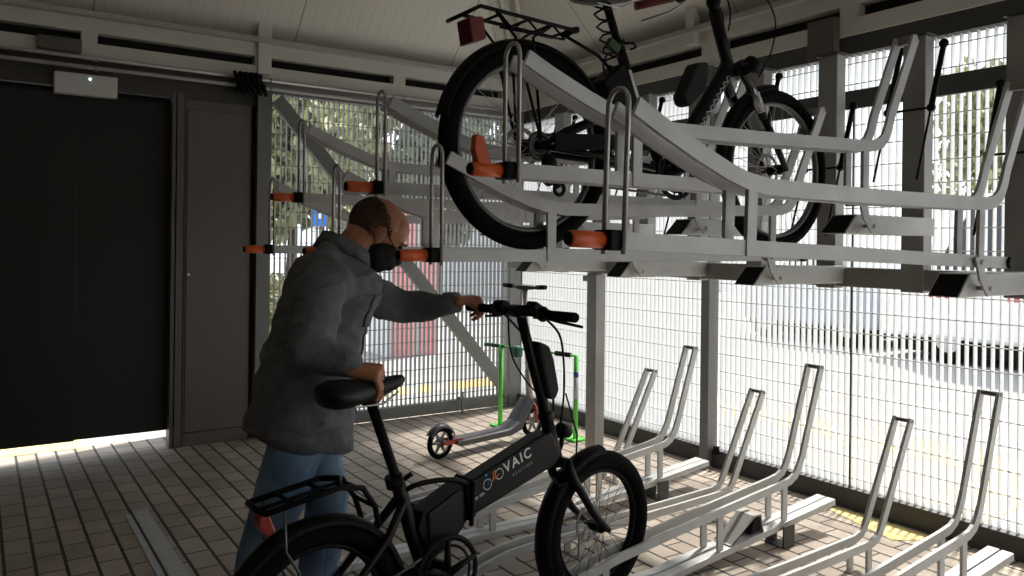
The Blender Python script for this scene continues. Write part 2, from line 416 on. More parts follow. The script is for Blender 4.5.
tag(cbn.build('cable_bundle', BLACK), 'black looped cable bundle above the top right corner of the cabinet', 'cable')

# ------------------------------------------------------------------ two-tier rack: frame
rf = thing('rack_framework', (3.36, 3.0, 0), 'grey steel framework holding up the upper bicycle trays', 'rack')
def RB(a, b): return MB().bb([a[0] - 3.36, a[1] - 3.0, a[2]], [b[0] - 3.36, b[1] - 3.0, b[2]])
RB((3.34, .2, 1.245), (3.41, 5.0, 1.335)).build('cross_beam', STEELD, rf, .004)
RB((3.32, 3.935, 0), (3.40, 4.03, 1.245)).build('floor_post', STEELD, rf, .004)
RB((3.30, 3.915, 1.19), (3.33, 4.05, 1.225)).build('floor_post_bracket', STEELD, rf)
RB((3.32, .35, 0), (3.40, .45, 1.245)).build('floor_post', STEELD, rf, .004)
UY = [1.358 + .4175 * i for i in range(7)]      # unit centres
UZ = [1.385 if i % 2 == 0 else 1.618 for i in range(7)]
for i in range(-1, 8):
    y = 1.358 + .4175 * i; hi = (i % 2 != 0)
    yn = y + .035
    RB((3.33, yn, 1.236), (3.40, yn + .10, 2.335)).build('upright', STEELD, rf, .004)
    RB((3.32, yn - .01, 2.335), (3.42, yn + .11, 2.343)).build('upright_cap', ANTH, rf)
    z0, z1 = (1.478, 1.553) if hi else (1.262, 1.342)
    pl = [(2.70 - 3.36, z0), (3.335 - 3.36, z0), (3.335 - 3.36, z1), (2.775 - 3.36, z1)]
    MB().prism(pl, y - .01 - 3, y + .095 - 3).build('support_arm', STEEL, rf, .003)
    e = MB(); e.add([(2.697 - 3.36, y - .004 - 3, z0 + .004), (2.697 - 3.36, y + .089 - 3, z0 + .004), (2.771 - 3.36, y + .089 - 3, z1 - .004), (2.771 - 3.36, y - .004 - 3, z1 - .004),
                     (2.705 - 3.36, y - .004 - 3, z0 + .004), (2.705 - 3.36, y + .089 - 3, z0 + .004), (2.78 - 3.36, y + .089 - 3, z1 - .004), (2.78 - 3.36, y - .004 - 3, z1 - .004)],
                    [(0, 1, 2, 3), (7, 6, 5, 4), (0, 4, 5, 1), (1, 5, 6, 2), (2, 6, 7, 3), (3, 7, 4, 0)])
    e.build('arm_end_shade', BLACK, rf)  # black slab painted in for the shadow inside the open arm end
    zt_ = z1 + .055
    MB().prism([(2.725 - 3.36, zt_), (2.775 - 3.36, zt_ + .004), (2.79 - 3.36, z1 - .01), (2.845 - 3.36, z0 + .02), (2.81 - 3.36, z0 + .004), (2.755 - 3.36, z1 - .02)], y - .052 - 3, y - .045 - 3).tube([(2.765 - 3.36, y - .058 - 3, zt_ - .016), (2.765 - 3.36, y + .03 - 3, zt_ - .016)], .009, 10).tube([(2.825 - 3.36, y - .058 - 3, z0 + .03), (2.825 - 3.36, y - .01 - 3, z0 + .03)], .008, 10).build('roller_plate', STEEL, rf)
    zr = 1.69 if hi else 1.46; zs = 2.30 if hi else 2.09
    for yy, dx in ((yn - .04, 0), (yn + .15, 0)):
        tp = V((3.40, yy, zs)); bt = V((3.20, yy, zr + .02)); md = tp.lerp(bt, .48)
        MB().tube([tp - V((3.36, 3, 0)), md - V((3.36, 3, 0))], .012, 10).tube([md - V((3.36, 3, 0)), bt - V((3.36, 3, 0))], .005, 8).ell(md - V((3.36, 3, 0)), (.018, .018, .018)).ell(tp - V((3.36, 3, 0)), (.02, .02, .02)).build('gas_strut', BLACK, rf)
    m0 = V((3.40, 0, zs)).lerp(V((3.20, 0, zr + .02)), .48)
    MB().tube([(m0.x - 3.36, yn - .04 - 3, m0.z), (m0.x - 3.36, yn + .15 - 3, m0.z)], .005, 8).build('strut_link', BLACK, rf)

# ------------------------------------------------------------------ upper trays
PROFILE = [(1.215, .305), (1.30, .268), (1.42, .222), (1.53, .185), (1.60, .168), (1.68, .160), (1.80, .162), (2.2, .172), (2.78, .193), (2.84, .198), (2.88, .210), (2.91, .232), (2.935, .275), (2.955, .33), (3.12, .655)]
def rail_poly(): return [(x - 2.765, z) for x, z in PROFILE]
def make_tray():
    t = thing('upper_bicycle_tray', (2.765, 0, 0), 'x', 'bicycle tray', 'pull-out trays of the upper rack tier')
    X0 = 2.765
    for s in (-1, 1):
        MB().sweep(rail_poly(), .012, .043, s * .036).build('trough_rail', STEEL, t)
        MB().bb((1.20 - X0, s * .03 - .008, -.02), (2.98 - X0, s * .03 + .008, .02)).build('lower_rail', STEEL, t)
        MB().bb((1.60 - X0, s * .036 - .006, -.02), (1.635 - X0, s * .036 + .006, .165)).build('support_post', STEEL, t)
        MB().bb((2.765 - X0, s * .036 - .006, -.02), (2.80 - X0, s * .036 + .006, .19)).build('support_post', STEEL, t)
    h = [(1.195 - X0, -.034, -.03), (1.195 - X0, -.034, .31)] + [(1.195 - X0, -.034 * math.cos(a), .31 + .036 * math.sin(a)) for a in [PI * q / 8 for q in range(1, 8)]] + [(1.195 - X0, .034, .31), (1.195 - X0, .034, -.03)]
    MB().tube(h, .0062, 10).build('wheel_hoop', CHROME, t)
    MB().bb((1.16 - X0, -.03, -.022), (1.205 - X0, .03, .024)).build('handle_mount', BLACK, t, .004)
    MB().tube([(1.065 - X0, 0, 0), (1.07 - X0, 0, 0), (1.16 - X0, 0, 0)], [.016, .019, .019], 16).build('handle', ORANGE, t)
    MB().tube([(1.062 - X0, 0, 0), (1.0655 - X0, 0, 0)], .015, 16).build('handle_end_cap', BLACK, t)
    MB().bb((3.11 - X0, -.042, .632), (3.128 - X0, .042, .666)).build('loop_cap', STEELD, t)
    MB().tube([(2.985 - X0, -.05, 0), (2.985 - X0, .05, 0)], .022, 14).build('end_roller', BLACK, t)
    return t
tray_labels = ['nearest upper tray, empty, with its orange handle right of the parked bike rear wheel',
               'empty high tray with an upright orange lever beside its orange handle',
               'upper tray carrying the black bicycle, orange handle just right of the man\'s mask',
               'high tray behind the bicycle with its orange handle above the man\'s bald head',
               'low tray whose hoop rises just behind the man\'s shirt collar',
               'high tray with orange handle level with and left of the man\'s head',
               'farthest upper tray, with its orange handle in front of the grey wall post']
tray = make_tray(); TR = []
for i in range(7):
    o = tray if i == 0 else dup(tray)
    o.location = (2.765, UY[i], UZ[i]); o['label'] = tray_labels[i]; TR.append(o)
TR[0].rotation_euler = (0, .030, 0)
TR[2].rotation_euler = (0, .0, 0)
X0 = 2.765
MB().prism([(1.085 - X0, .01), (1.125 - X0, .012), (1.10 - X0, .085), (1.075 - X0, .09), (1.072 - X0, .05)], -.012, .012).build('release_lever', ORANGE, TR[1], .003)

# ------------------------------------------------------------------ lower troughs
def arc_round(pts): return pts
def make_trough(prof, legs, name, X0):
    t = thing(name, (X0, 0, 0), 'x', 'bicycle trough', 'floor-level wheel troughs of the lower tier')
    for s in (-1, 1):
        MB().sweep([(x - X0, z) for x, z in prof], .014, .036, s * .037).build('trough_rail', STEEL, t)
        for lx, zb, zt2 in legs:
            MB().bb((lx - X0 - .017 + s * -.012, s * .037 - .006, zb), (lx - X0 + .017 + s * -.012, s * .037 + .006, zt2)).build('leg', STEEL, t)
    ex, ez = prof[-1]
    MB().bb((ex - X0 - .012, -.045, ez - .012), (ex - X0 + .008, .045, ez + .004)).build('end_bar', ANTHL, t)
    return t
HI = [(1.72, .018), (1.80, .05), (1.90, .10), (2.0, .125), (2.15, .158), (2.35, .186), (2.75, .238), (3.18, .290), (3.25, .302), (3.29, .322), (3.32, .36), (3.345, .41), (3.49, .835)]
LO = [(1.62, .018), (1.72, .035), (1.80, .062), (1.90, .088), (2.05, .10), (2.5, .102), (2.9, .112), (3.26, .126), (3.31, .142), (3.335, .165), (3.355, .20), (3.58, .635)]
SL = .112
def chz(x): return .03 if x < 2.42 else .03 + (x - 2.42) * SL
hi = make_trough(HI, [(2.08, .028, .15), (2.75, .068, .235), (3.2, .118, .29)], 'wheel_trough', 3.3)
lo = make_trough(LO, [(2.3, 0, .10), (3.24, 0, .125)], 'wheel_trough', 3.3)
LL = {('hi', 0): 'raised wheel trough nearest the camera, tallest loop at the right edge of the view', ('hi', 1): 'middle raised wheel trough, passing the small grey wheel stop',
      ('hi', 2): 'raised wheel trough whose loop reaches the dark wall post', ('lo', 0): 'low wheel trough between the two nearest raised troughs',
      ('lo', 1): 'low wheel trough with a short loop just right of the dark wall post', ('lo', 2): 'farthest low wheel trough, its short loop right of the grey rack post'}
for i in range(3):
    o = hi if i == 0 else dup(hi); o.location = (3.3, 1.61 + .83 * i, 0); o['label'] = LL[('hi', i)]
    o = lo if i == 0 else dup(lo); o.location = (3.3, 2.03 + .83 * i, 0); o['label'] = LL[('lo', i)]
ch = thing('floor_channel', (2.7, 1.61, 0), 'twin-bar floor channel nearest the camera, at the bottom right corner', 'floor channel', 'twin-bar channels of the lower rack')
CP = [(1.3, .016), (2.42, .016), (2.5, .024), (3.6, .145)]
for s in (-1, 1): MB().sweep([(x - 2.7, z) for x, z in CP], .048, .03, s * .028).build('bar', STEEL, ch, .002)
MB().sweep([(x - 2.7, z) for x, z in [(1.31, .014), (2.42, .014), (2.5, .021), (3.59, .142)]], .012, .018, 0).build('groove_strip', BLACK, ch)
MB().bb((.47, -.07, 0), (.55, -.062, .105)).bb((.47, -.07, 0), (.55, .04, .005)).bb((.47, .03, 0), (.55, .038, .10)).build('foot', ANTH, ch)
dup(ch, (2.7, 2.44, 0), 'middle twin-bar floor channel carrying the small grey wheel stop'); dup(ch, (2.7, 3.27, 0), 'twin-bar floor channel farthest from the camera, behind the front wheel of the folding bike')
ws = thing('wheel_stop', (2.95, 2.44, .08), 'small grey bent-plate wheel stop on the middle floor channel', 'wheel stop')
MB().prism([(-.13, .0), (-.12, -.004), (.03, .105), (.08, .105), (.09, .05), (.10, .02), (.095, .02), (.085, .05), (.075, .10), (.035, .099), (-.115, .0)], -.05, .05).build('plate', STEELD, ws)
MB().prism([(.02, .02), (.085, .03), (.07, .09), (.04, .09)], -.04, .04).build('wedge_block', BLACK, ws)

# ------------------------------------------------------------------ wheels
def wheel(root, name, x, z, R, tr, rimR, nspk=28, flange=.03, y=0, hub=.022, stripe=True, motor=0, rimm=None, spm=None):
    w = MB().torus((0, 0, 0), R - tr, tr, 'y', 72, 12).build(name, RUBBER, root); w.location = (x, y, z)
    if stripe:
        MB().torus((0, -tr * .72, 0), R - tr * 1.15, .0018, 'y', 72, 6).torus((0, tr * .72, 0), R - tr * 1.15, .0018, 'y', 72, 6).build('reflective_stripe', ALU, w)
    MB().torus((0, 0, 0), rimR, .010, 'y', 64, 8, sy=1.5).build('rim', rimm or ALU, w)
    sp = MB()
    hr = motor or hub
    for i in range(nspk):
        a = 2 * PI * i / nspk; b = a + (.5 if i % 4 < 2 else -.5); yy = flange if i % 2 else -flange
        sp.tube([(hr * math.cos(b), yy, hr * math.sin(b)), (rimR * math.cos(a), 0, rimR * math.sin(a))], .0013, 4, cap=False)
    sp.build('spokes', spm or ALU, w)
    MB().tube([(0, -.05, 0), (0, -flange - .004, 0), (0, -flange, 0), (0, flange, 0), (0, flange + .004, 0), (0, .05, 0)], [.010, .012, hr, hr, .012, .010], 20).build('hub', BLACK, w)
    return w
def cur(pts, n=6):
    P_ = [V(p) for p in pts]; P_ = [P_[0]] + P_ + [P_[-1]]; out = []
    for i in range(1, len(P_) - 2):
        a, b, c, d = P_[i - 1:i + 3]
        for k in range(n):
            t = k / n; out.append(.5 * ((2 * b) + (c - a) * t + (2 * a - 5 * b + 4 * c - d) * t * t + (3 * b - a - 3 * c + d) * t ** 3))
    return out + [P_[-2]]
def disc_rotor(parent, y, R=.075):
    mb = MB().torus((0, y, 0), R - .008, .008, 'y', 40, 6, sy=.12)
    for i in range(5):
        a = 2 * PI * i / 5; mb.tube([(.02 * math.cos(a), y, .02 * math.sin(a)), ((R - .01) * math.cos(a + .4), y, (R - .01) * math.sin(a + .4))], .003, 4)
    return mb.build('brake_disc', STEELD, parent)
def arcpts(cx, cz, R, a0, a1, n=24): return [(cx + R * math.cos(math.radians(a0 + (a1 - a0) * i / n)), cz + R * math.sin(math.radians(a0 + (a1 - a0) * i / n))) for i in range(n + 1)]
def fender(root, x, z, R, a0, a1, width, m, name='mudguard'):
    pts = arcpts(x, z, R, a0, a1, 30); mb = MB(); prof = [(-1, -.022), (-.7, -.006), (0, .003), (.7, -.006), (1, -.022)]
    vs = []; n = len(prof)
    for (px, pz) in pts:
        d = V((px - x, 0, pz - z)).normalized()
        for u, h in prof: vs.append(V((px, u * width / 2, pz)) + d * h)
    for (px, pz) in pts:
        d = V((px - x, 0, pz - z)).normalized()
        for u, h in prof: vs.append(V((px, u * width / 2 * .95, pz)) + d * (h - .003))
    K = len(pts) * n; fs = []
    for i in range(len(pts) - 1):
        for j in range(n - 1):
            a = i * n + j; fs.append((a, a + 1, a + n + 1, a + n)); fs.append((a + K, a + n + K, a + n + 1 + K, a + 1 + K))
        for j in (0, n - 1): a = i * n + j; fs.append((a, a + n, a + n + K, a + K))
    mb.add(vs, fs, True)
    return mb.build(name, m, root)
def saddle(root, x, z, L, W, tilt=0):
    secs = []; 
    prof = [(-.5, .30, .010), (-.46, .78, .034), (-.36, 1.0, .044), (-.2, .90, .044), (0, .56, .036), (.2, .32, .029), (.38, .24, .024), (.47, .18, .018), (.5, .08, .008)]
    for u, w, h in prof: secs.append((V((u * L, 0, -.012 * math.cos(u * 3) + tilt * u)), V((0, w * W / 2, 0)), V((0, 0, h))))
    s = MB().loft(secs, 20).build('saddle', mat('saddle_vinyl', (.009, .009, .010), .45, spec=.3), root); s.location = (x, 0, z)
    MB().tube([(-.08, .022, -.03), (-.04, .022, -.055), (.06, .022, -.055), (.12, .015, -.025)], .0035, 6).tube([(-.08, -.022, -.03), (-.04, -.022, -.055), (.06, -.022, -.055), (.12, -.015, -.025)], .0035, 6).build('saddle_rails', ALU, s)
    return s
def chainring(root, x, z, y, R, n=5, m=BLACK):
    mb = MB().torus((0, 0, 0), R, .010, 'y', 56, 8, sy=.5).torus((0, 0, 0), R * .78, .005, 'y', 40, 6, sy=.5)
    for i in range(n):
        a = 2 * PI * i / n + .3; mb.tube([(.01 * math.cos(a), 0, .01 * math.sin(a)), (R * math.cos(a), 0, R * math.sin(a))], [.014, .008], 8)
    mb.tube([(0, -.01, 0), (0, .05, 0)], .02, 16)
    o = mb.build('chainring', m, root); o.location = (x, y, z); return o
def crank(root, x, z, y, ang, L=.17):
    d = V((math.cos(ang), 0, math.sin(ang))); p = V((x, y, z)); e = p + d * L
    o = MB().tube([p, e], [.014, .010], 8).build('crank_arm', BLACK, root)
    s = -1 if y < 0 else 1
    MB().box(e + V((0, s * .055, 0)), (.09, .085, .022)).build('pedal', BLACK, o, .004)

# ------------------------------------------------------------------ VAIC folding bike
A = V((.843, 2.265, 0)); rz = math.atan2(.135, .991)
B = thing('folding_bicycle', A, 'black folding electric bicycle held by the man, VAIC RENTING on its frame', 'bicycle', None, rz)
R = .292
w = wheel(B, 'rear_wheel', 0, .297, .297, .034, .222, 32, .035, motor=.055, rimm=BLACK, spm=DKS)
w2 = wheel(B, 'front_wheel', 1.238, .30, .30, .036, .222, 32, .03, rimm=BLACK, spm=DKS)
disc_rotor(w2, .045); disc_rotor(w, .05)
fender(B, 0, R, .318, 12, 196, .078, BLACK); fender(B, 1.238, .30, .322, 88, 208, .085, BLACK)
fr = MB()
fr.tube([(.283, 0, .664), (.345, 0, .47), (.385, 0, .37)], .024, 14)                 # seat tube
for s in (-1, 1):
    fr.tube([(.30, s * .018, .60), (.22, s * .045, .50), (.0, s * .062, .292)], [.016, .014, .011], 10)   # seat stay
    fr.tube([(.42, s * .03, .34), (.2, s * .06, .31), (0, s * .064, .292)], [.018, .014, .011], 10)        # chain stay
fr.tube([(.445, -.05, .345), (.445, .05, .345)], .028, 18)                                  # bottom bracket
fr.prism([(.345, .50), (.36, .55), (.52, .615), (.545, .62), (.55, .49), (.50, .435), (.40, .385)], -.034, .034)
fr.build('frame', BLACKP, B, .006)
MB().prism([(.375, .545), (.50, .597), (.525, .59), (.53, .47), (.43, .41), (.385, .425)], -.044, .044).build('battery_box', mat('battery_case', (.006, .007, .010), .45, spec=.3), B, .008)
bm_ = MB().prism([(.545, .610), (.88, .718), (.94, .728), (.995, .635), (.965, .600), (.575, .497), (.555, .52)], -.04, .034).build('main_beam', BLACKP, B, .01)
MB().prism([(.53, .60), (.56, .625), (.575, .50), (.545, .485)], -.048, .048).tube([(.55, -.05, .47), (.555, -.055, .62)], .009, 8).build('folding_hinge', BLACK, B, .003)
MB().tube(cur([(.30, -.01, .625), (.34, -.03, .645), (.42, -.045, .648), (.5, -.045, .63), (.55, -.04, .60)]), .009, 8).build('frame_cable', BLACK, B)
MB().tube([(.945, 0, .775), (1.012, 0, .585)], .026, 16).build('head_tube', BLACKP, B)
fk = MB(); fk.tube([(1.008, -.055, .60), (1.008, .055, .60)], .02, 10)
for s in (-1, 1): fk.tube([(1.008, s * .05, .61), (1.04, s * .055, .54), (1.155, s * .060, .38), (1.242, s * .062, .298)], [.019, .018, .015, .011], 12)
fk.build('fork', BLACKP, B)
pst = MB().tube([(.975, 0, .70), (.95, 0, .77), (.92, 0, .86), (.868, 0, 1.0), (.808, 0, 1.175)], [.024, .024, .021, .020, .018], 14).ell((.945, 0, .78), (.030, .033, .03)).tube([(.80, -.03, 1.18), (.80, .03, 1.18)], .024, 14)
pst.build('handlepost', BLACKP, B)
MB().tube([(.80, -.25, 1.178), (.80, .25, 1.178)], .0135, 12).build('handlebar', BLACKP, B)
for s in (-1, 1):
    MB().tube([(.80, s * .155, 1.178), (.80, s * .162, 1.178), (.798, s * .285, 1.178), (.798, s * .29, 1.178)], [.019, .0165, .0175, .016], 14).build('grip', RUBBER, B)
    MB().ell((.803, s * .125, 1.178), (.026, .022, .028)).box((.822, s * .10, 1.172), (.04, .05, .028)).build('brake_clamp', BLACK, B)
    MB().tube([(.82, s * .12, 1.165), (.855, s * .16, 1.150), (.862, s * .26, 1.140)], [.007, .006, .005], 8).build('brake_lever', BLACK, B)
MB().box((.83, -.055, 1.195), (.05, .05, .03), Euler((0, .5, 0)).to_matrix()).build('display', BLACK, B, .004)
MB().tube([(.79, .06, 1.19), (.79, .11, 1.19)], .026, 14).build('bell', BLACK, B)
MB().prism([(.865, 1.07), (.92, 1.05), (.945, 1.0), (.975, .88), (.955, .845), (.925, .85), (.89, .96)], -.045, .012).build('controller_pouch', mat('black_nylon', (.011, .011, .012), .8), B, .012)
cab = MB()
for s in (-1, 1):
    cab.tube(cur([(.83, s * .11, 1.16), (.90, s * .11, 1.10), (.975, s * .06, 1.0), (1.01, s * .03, .86), (1.0, s * .02, .72)]), .0045, 6)
cab.tube(cur([(.83, .09, 1.16), (.82, .06, 1.02), (.87, .035, .92), (.93, .03, .86)]), .0035, 6)
cab.tube([(1.02, -.03, .86), (1.07, -.045, .70), (1.06, -.05, .60)], .0035, 6).tube([(.93, -.04, .58), (.97, -.05, .52), (1.02, -.045, .53), (1.05, -.05, .58)], .0035, 6)
cab.build('control_cables', BLACK, B)
MB().tube([(1.005, 0, .62), (1.03, 0, .66), (1.035, 0, .70)], .010, 8).tube([(1.015, 0, .715), (1.02, 0, .715), (1.065, 0, .705)], [.016, .030, .026], 16).build('headlight', BLACK, B)
MB().tube([(.385, 0, .37), (.283, 0, .664), (.18, 0, .93)], .0165, 14).build('seat_post', BLACK, B)
MB().tube([(.278, 0, .645), (.268, 0, .68)], .029, 14).tube([(.26, .0, .665), (.235, -.03, .665), (.225, -.05, .675)], .008, 8).tube([(.29, -.03, .672), (.31, -.045, .69)], .008, 8).build('seat_clamp', BLACK, B)
saddle(B, .155, .975, .30, .155, .02)
MB().ell((.175, 0, .935), (.035, .025, .022)).build('saddle_clamp', BLACK, B)
chainring(B, .432, .345, -.075, .118); crank(B, .432, .345, -.095, -2.0); crank(B, .432, .345, .09, 1.14)
ch_ = MB(); ch_.tube([(.432, -.073, .463), (.3, -.07, .41), (.0, -.066, .325)], .005, 6).tube([(.432, -.073, .228), (.25, -.07, .25), (.05, -.066, .255)], .005, 6).torus((0, -.066, .292), .034, .006, 'y', 24, 6)
ch_.build('chain', mat('chain_steel', (.1, .1, .1), .4, .8), B)
MB().ell((.05, -.075, .24), (.022, .02, .03)).tube([(.05, -.07, .25), (.06, -.07, .19)], .012, 8).torus((.06, -.07, .18), .022, .006, 'y', 16, 6).build('derailleur', BLACK, B)
rk = MB()
for s in (-1, 1):
    rk.tube([(-.185, s * .06, .672), (.04, s * .06, .70), (.12, s * .06, .685), (.165, s * .06, .62), (.185, s * .05, .55)], .009, 10)
    rk.tube([(-.185, s * .06, .672), (-.16, s * .072, .60), (.0, s * .072, .575)], .004, 6) if False else None
rk.tube([(.04, -.06, .70), (.075, 0, .71), (.04, .06, .70)], .009, 8).tube([(-.185, -.06, .672), (-.19, 0, .672), (-.185, .06, .672)], .009, 8)
for x, z in ((-.10, .682), (0, .694)): rk.tube([(x, -.06, z), (x, .06, z)], .006, 8)
rk.tube([(.13, -.06, .675), (.14, .06, .665)], .007, 8).tube([(.165, -.06, .62), (.165, .06, .62)], .007, 8).tube([(-.2, -.02, .672), (.07, -.02, .705)], .006, 8)
rk.build('luggage_rack', BLACK, B)
MB().tube([(-.135, -.07, .665), (-.13, -.072, .555), (-.10, -.075, .505), (.0, -.07, .30)], .0045, 8).tube([(-.135, .07, .665), (-.13, .072, .555), (-.10, .075, .505), (.0, .07, .30)], .0045, 8).build('rack_stay', mat('dark_alloy', (.12, .12, .12), .35, .8), B)
MB().prism([(-.185, .652), (-.155, .652), (-.135, .60), (-.16, .590), (-.188, .625)], -.022, .022).build('rear_light', mat('rear_light_red', (.33, .03, .012), .3, coat=.3), B, .005)
# lettering and emblem on the camera-side face of the beam (local -Y)
ang = math.atan2(.118, .375)
def sidem(x, z, y=-.0412, a=ang):
    return Matrix.Translation((x, y, z)) @ Matrix.Rotation(-a, 4, 'Y') @ Matrix.Rotation(PI / 2, 4, 'X')
txt('VAIC', .052, WHITE, 'lettering', B, sidem(.768, .652), .0008, 1.25)
txt('RENTING', .0165, mat('grey_print', (.3, .3, .3), .5), 'lettering', B, sidem(.792, .617), .0008, 1.6)
lg = MB()
M_ = sidem(.656, .607) @ Matrix.Scale(.78, 4)
def L2(u, v): return M_ @ V((u, v, 0))
def ring(u, v, r, th=.0022):
    return [L2(u + r * math.cos(2 * PI * i / 28), v + r * math.sin(2 * PI * i / 28)) for i in range(28)]
lg.tube(ring(-.04, -.006, .023), .0018, 5, closed=True).tube(ring(.035, .006, .023), .0018, 5, closed=True)
lg.build('emblem_wheels', WHITE, B)
MB().tube([L2(-.04, -.006), L2(-.03, .026), L2(-.008, .0), L2(-.03, .012)], .003, 5).ell(L2(-.036, .036), (.005, .001, .005)).build('emblem_blue', mat('print_blue', (.05, .35, .75), .5), B)
MB().tube([L2(-.006, -.008), L2(.004, .03), L2(.02, .03)], .004, 5).tube([L2(-.012, -.004), L2(.035, .006)], .0025, 5).build('emblem_orange', mat('print_orange', (.85, .2, .04), .5), B)
st = MB()
for (u, v) in ((-.125, -.006), (-.118, -.034), (-.082, -.034)): st.box(L2(u, v), (.022, .001, .010), Euler((0, -ang, 0)).to_matrix())
st.build('sticker', mat('grey_print', (.3, .3, .3), .5), B)

# ------------------------------------------------------------------ bicycle on upper tray
RIMD = mat('dark_rim', (.13, .13, .13), .4, .6)
U = thing('city_bicycle', (1.545, UY[2], 1.405), 'black city bicycle with red rear reflector standing on the upper tray', 'bicycle')
R = .345
w = wheel(U, 'rear_wheel', 0, R, R, .029, .280, 36, .03, hub=.03, rimm=RIMD)
w2 = wheel(U, 'front_wheel', 1.295, R + .005, R, .026, .284, 36, .028, rimm=RIMD)
disc_rotor(w2, .04); disc_rotor(w, .045)
fender(U, 0, R, .362, -2, 168, .066, BLACK)
fender(U, 1.295, R + .005, .363, 92, 190, .055, BLACK)
fr = MB()
fr.tube([(.40, 0, .745), (.515, 0, .495), (.63, 0, .30)], .020, 14)
fr.tube([(.985, 0, .76), (.96, 0, .71), (.80, 0, .50), (.66, 0, .31)], [.030, .034, .034, .032], 14)
fr.tube([(.63, -.045, .295), (.63, .045, .295)], .032, 18)
for s in (-1, 1):
    fr.tube([(.62, s * .03, .30), (.3, s * .06, .33), (0, s * .066, R)], [.014, .012, .010], 8)
    fr.tube([(.485, s * .02, .56), (.3, s * .05, .47), (0, s * .066, R)], [.011, .010, .010], 8)
fr.build('frame', BLACKP, U)
MB().tube([(.905, 0, .965), (1.005, 0, .72)], .025, 16).build('head_tube', BLACKP, U)
fk = MB().tube([(1.01, -.055, .735), (1.01, .055, .735)], .024, 12)
for s in (-1, 1): fk.tube([(1.015, s * .055, .755), (1.06, s * .056, .67), (1.15, s * .056, .55)], [.021, .019, .018], 12)
fk.build('fork', BLACK, U)
fk = MB()
for s in (-1, 1): fk.tube([(1.12, s * .056, .59), (1.22, s * .057, .46), (1.298, s * .057, .345)], [.016, .015, .012], 12)
fk.build('fork_lower', BLACKP, U)
for s in (-1, 1): MB().tube([(1.03, s * .056, .72), (1.13, s * .056, .578)], .0225, 12).build('fork_sleeve', mat('dark_chrome', (.25, .25, .25), .25, .9), U)
MB().tube([(.905, 0, .965), (.88, 0, 1.02), (.90, 0, 1.05)], [.02, .02, .022], 12).ell((.90, 0, 1.0), (.03, .03, .03)).build('stem', BLACK, U)
MB().tube([(.82, -.32, 1.055), (.90, -.26, 1.08), (.91, -.06, 1.07), (.91, .06, 1.07), (.90, .26, 1.08), (.82, .32, 1.055)], .012, 12).build('handlebar', BLACK, U)
for s in (-1, 1):
    MB().tube([(.93, s * .255, 1.088), (.785, s * .335, 1.045)], .019, 12).build('grip', DKRED, U)
    MB().ell((.94, s * .22, 1.085), (.03, .03, .025)).build('shifter', BLACK, U)
    MB().tube([(.96, s * .22, 1.06), (.93, s * .28, 1.03), (.83, s * .34, .99)], .005, 6).build('brake_lever', ALU, U)
MB().tube(cur([(.90, -.1, 1.04), (1.03, -.1, 1.07), (1.18, -.08, .97), (1.20, -.05, .84), (1.12, -.05, .72)]), .0035, 6).tube(cur([(.93, .06, 1.05), (1.03, .07, 1.0), (1.0, .03, .85), (.97, .02, .76)]), .0035, 6).tube(cur([(.95, .0, 1.1), (1.0, .0, .98), (.99, .0, .90)]), .0035, 6).build('control_cables', BLACK, U)
MB().tube([(1.11, 0, .785), (1.12, 0, .785), (1.17, 0, .775)], [.024, .034, .034], 16).tube([(1.02, 0, .76), (1.08, 0, .79)], .008, 8).build('headlight', BLACK, U)
sc_ = MB(); rs_ = random.Random(5); pp = []
for i in range(26):
    t_ = i / 25; b0 = V((.960, -.0345, .702)).lerp(V((.80, -.0345, .490)), t_); n_ = V((-.82, 0, .57)); pp.append(b0 + n_ * (.010 * math.sin(i * 2.1) + .004 * rs_.random()))
sc_.tube(pp, .0018, 5); sc_.build('script_lettering', WHITE, U)
MB().prism([(.84, .745), (.775, .735), (.70, .60), (.715, .565), (.745, .56), (.83, .635)], -.04, .03).build('frame_pouch', mat('black_nylon', (.011, .011, .012), .8), U, .012)
MB().tube([(.335, 0, .895), (.40, 0, .745)], .0155, 12).build('seat_post', BLACK, U)
MB().tube([(.40, 0, .75), (.393, 0, .765)], .026, 12).tube([(.40, -.02, .755), (.445, -.03, .76), (.455, -.03, .745), (.43, -.03, .735)], .005, 6).build('seat_clamp', BLACK, U)
saddle(U, .325, .935, .28, .17, .02)
mb = MB().prism([(.29, .60), (.375, .675), (.395, .67), (.50, .46), (.40, .44)], -.045, .045)
mb.build('battery', BLACK, U, .012)
MB().prism([(.405, .655), (.42, .655), (.475, .53), (.458, .53)], -.0465, -.0445).build('battery_label', ALU, U)
cs = MB(); pts = []
for i in range(40):
    tt = i / 39; pts.append((.30 + .10 * tt + .03 * math.sin(i * 1.3), -.01 + .03 * math.cos(i * 1.3), .88 - .33 * tt))
cs.tube(pts, .004, 6).tube([(.35 + .05 * math.cos(2 * PI * i / 20), -.03, .66 + .05 * math.sin(2 * PI * i / 20)) for i in range(20)], .004, 6, closed=True)
cs.build('cable_lock', BLACK, U); MB().box((.345, -.03, .735), (.055, .025, .035), Euler((0, .5, 0)).to_matrix()).build('lock_tag', mat('dark_green_tag', (.015, .06, .012), .5), U, .004)
chainring(U, .63, .295, -.07, .095, 4); crank(U, .63, .295, -.09, PI * 1.12, .165); crank(U, .63, .295, .085, PI * .12, .165)
MB().tube([(.63, -.068, .388), (0, -.062, R + .04)], .005, 6).tube([(.63, -.068, .203), (.1, -.062, .235)], .005, 6).torus((0, -.062, R), .042, .008, 'y', 24, 6).torus((0, -.056, R), .028, .008, 'y', 24, 6).build('chain', mat('chain_steel', (.1, .1, .1), .4, .8), U)
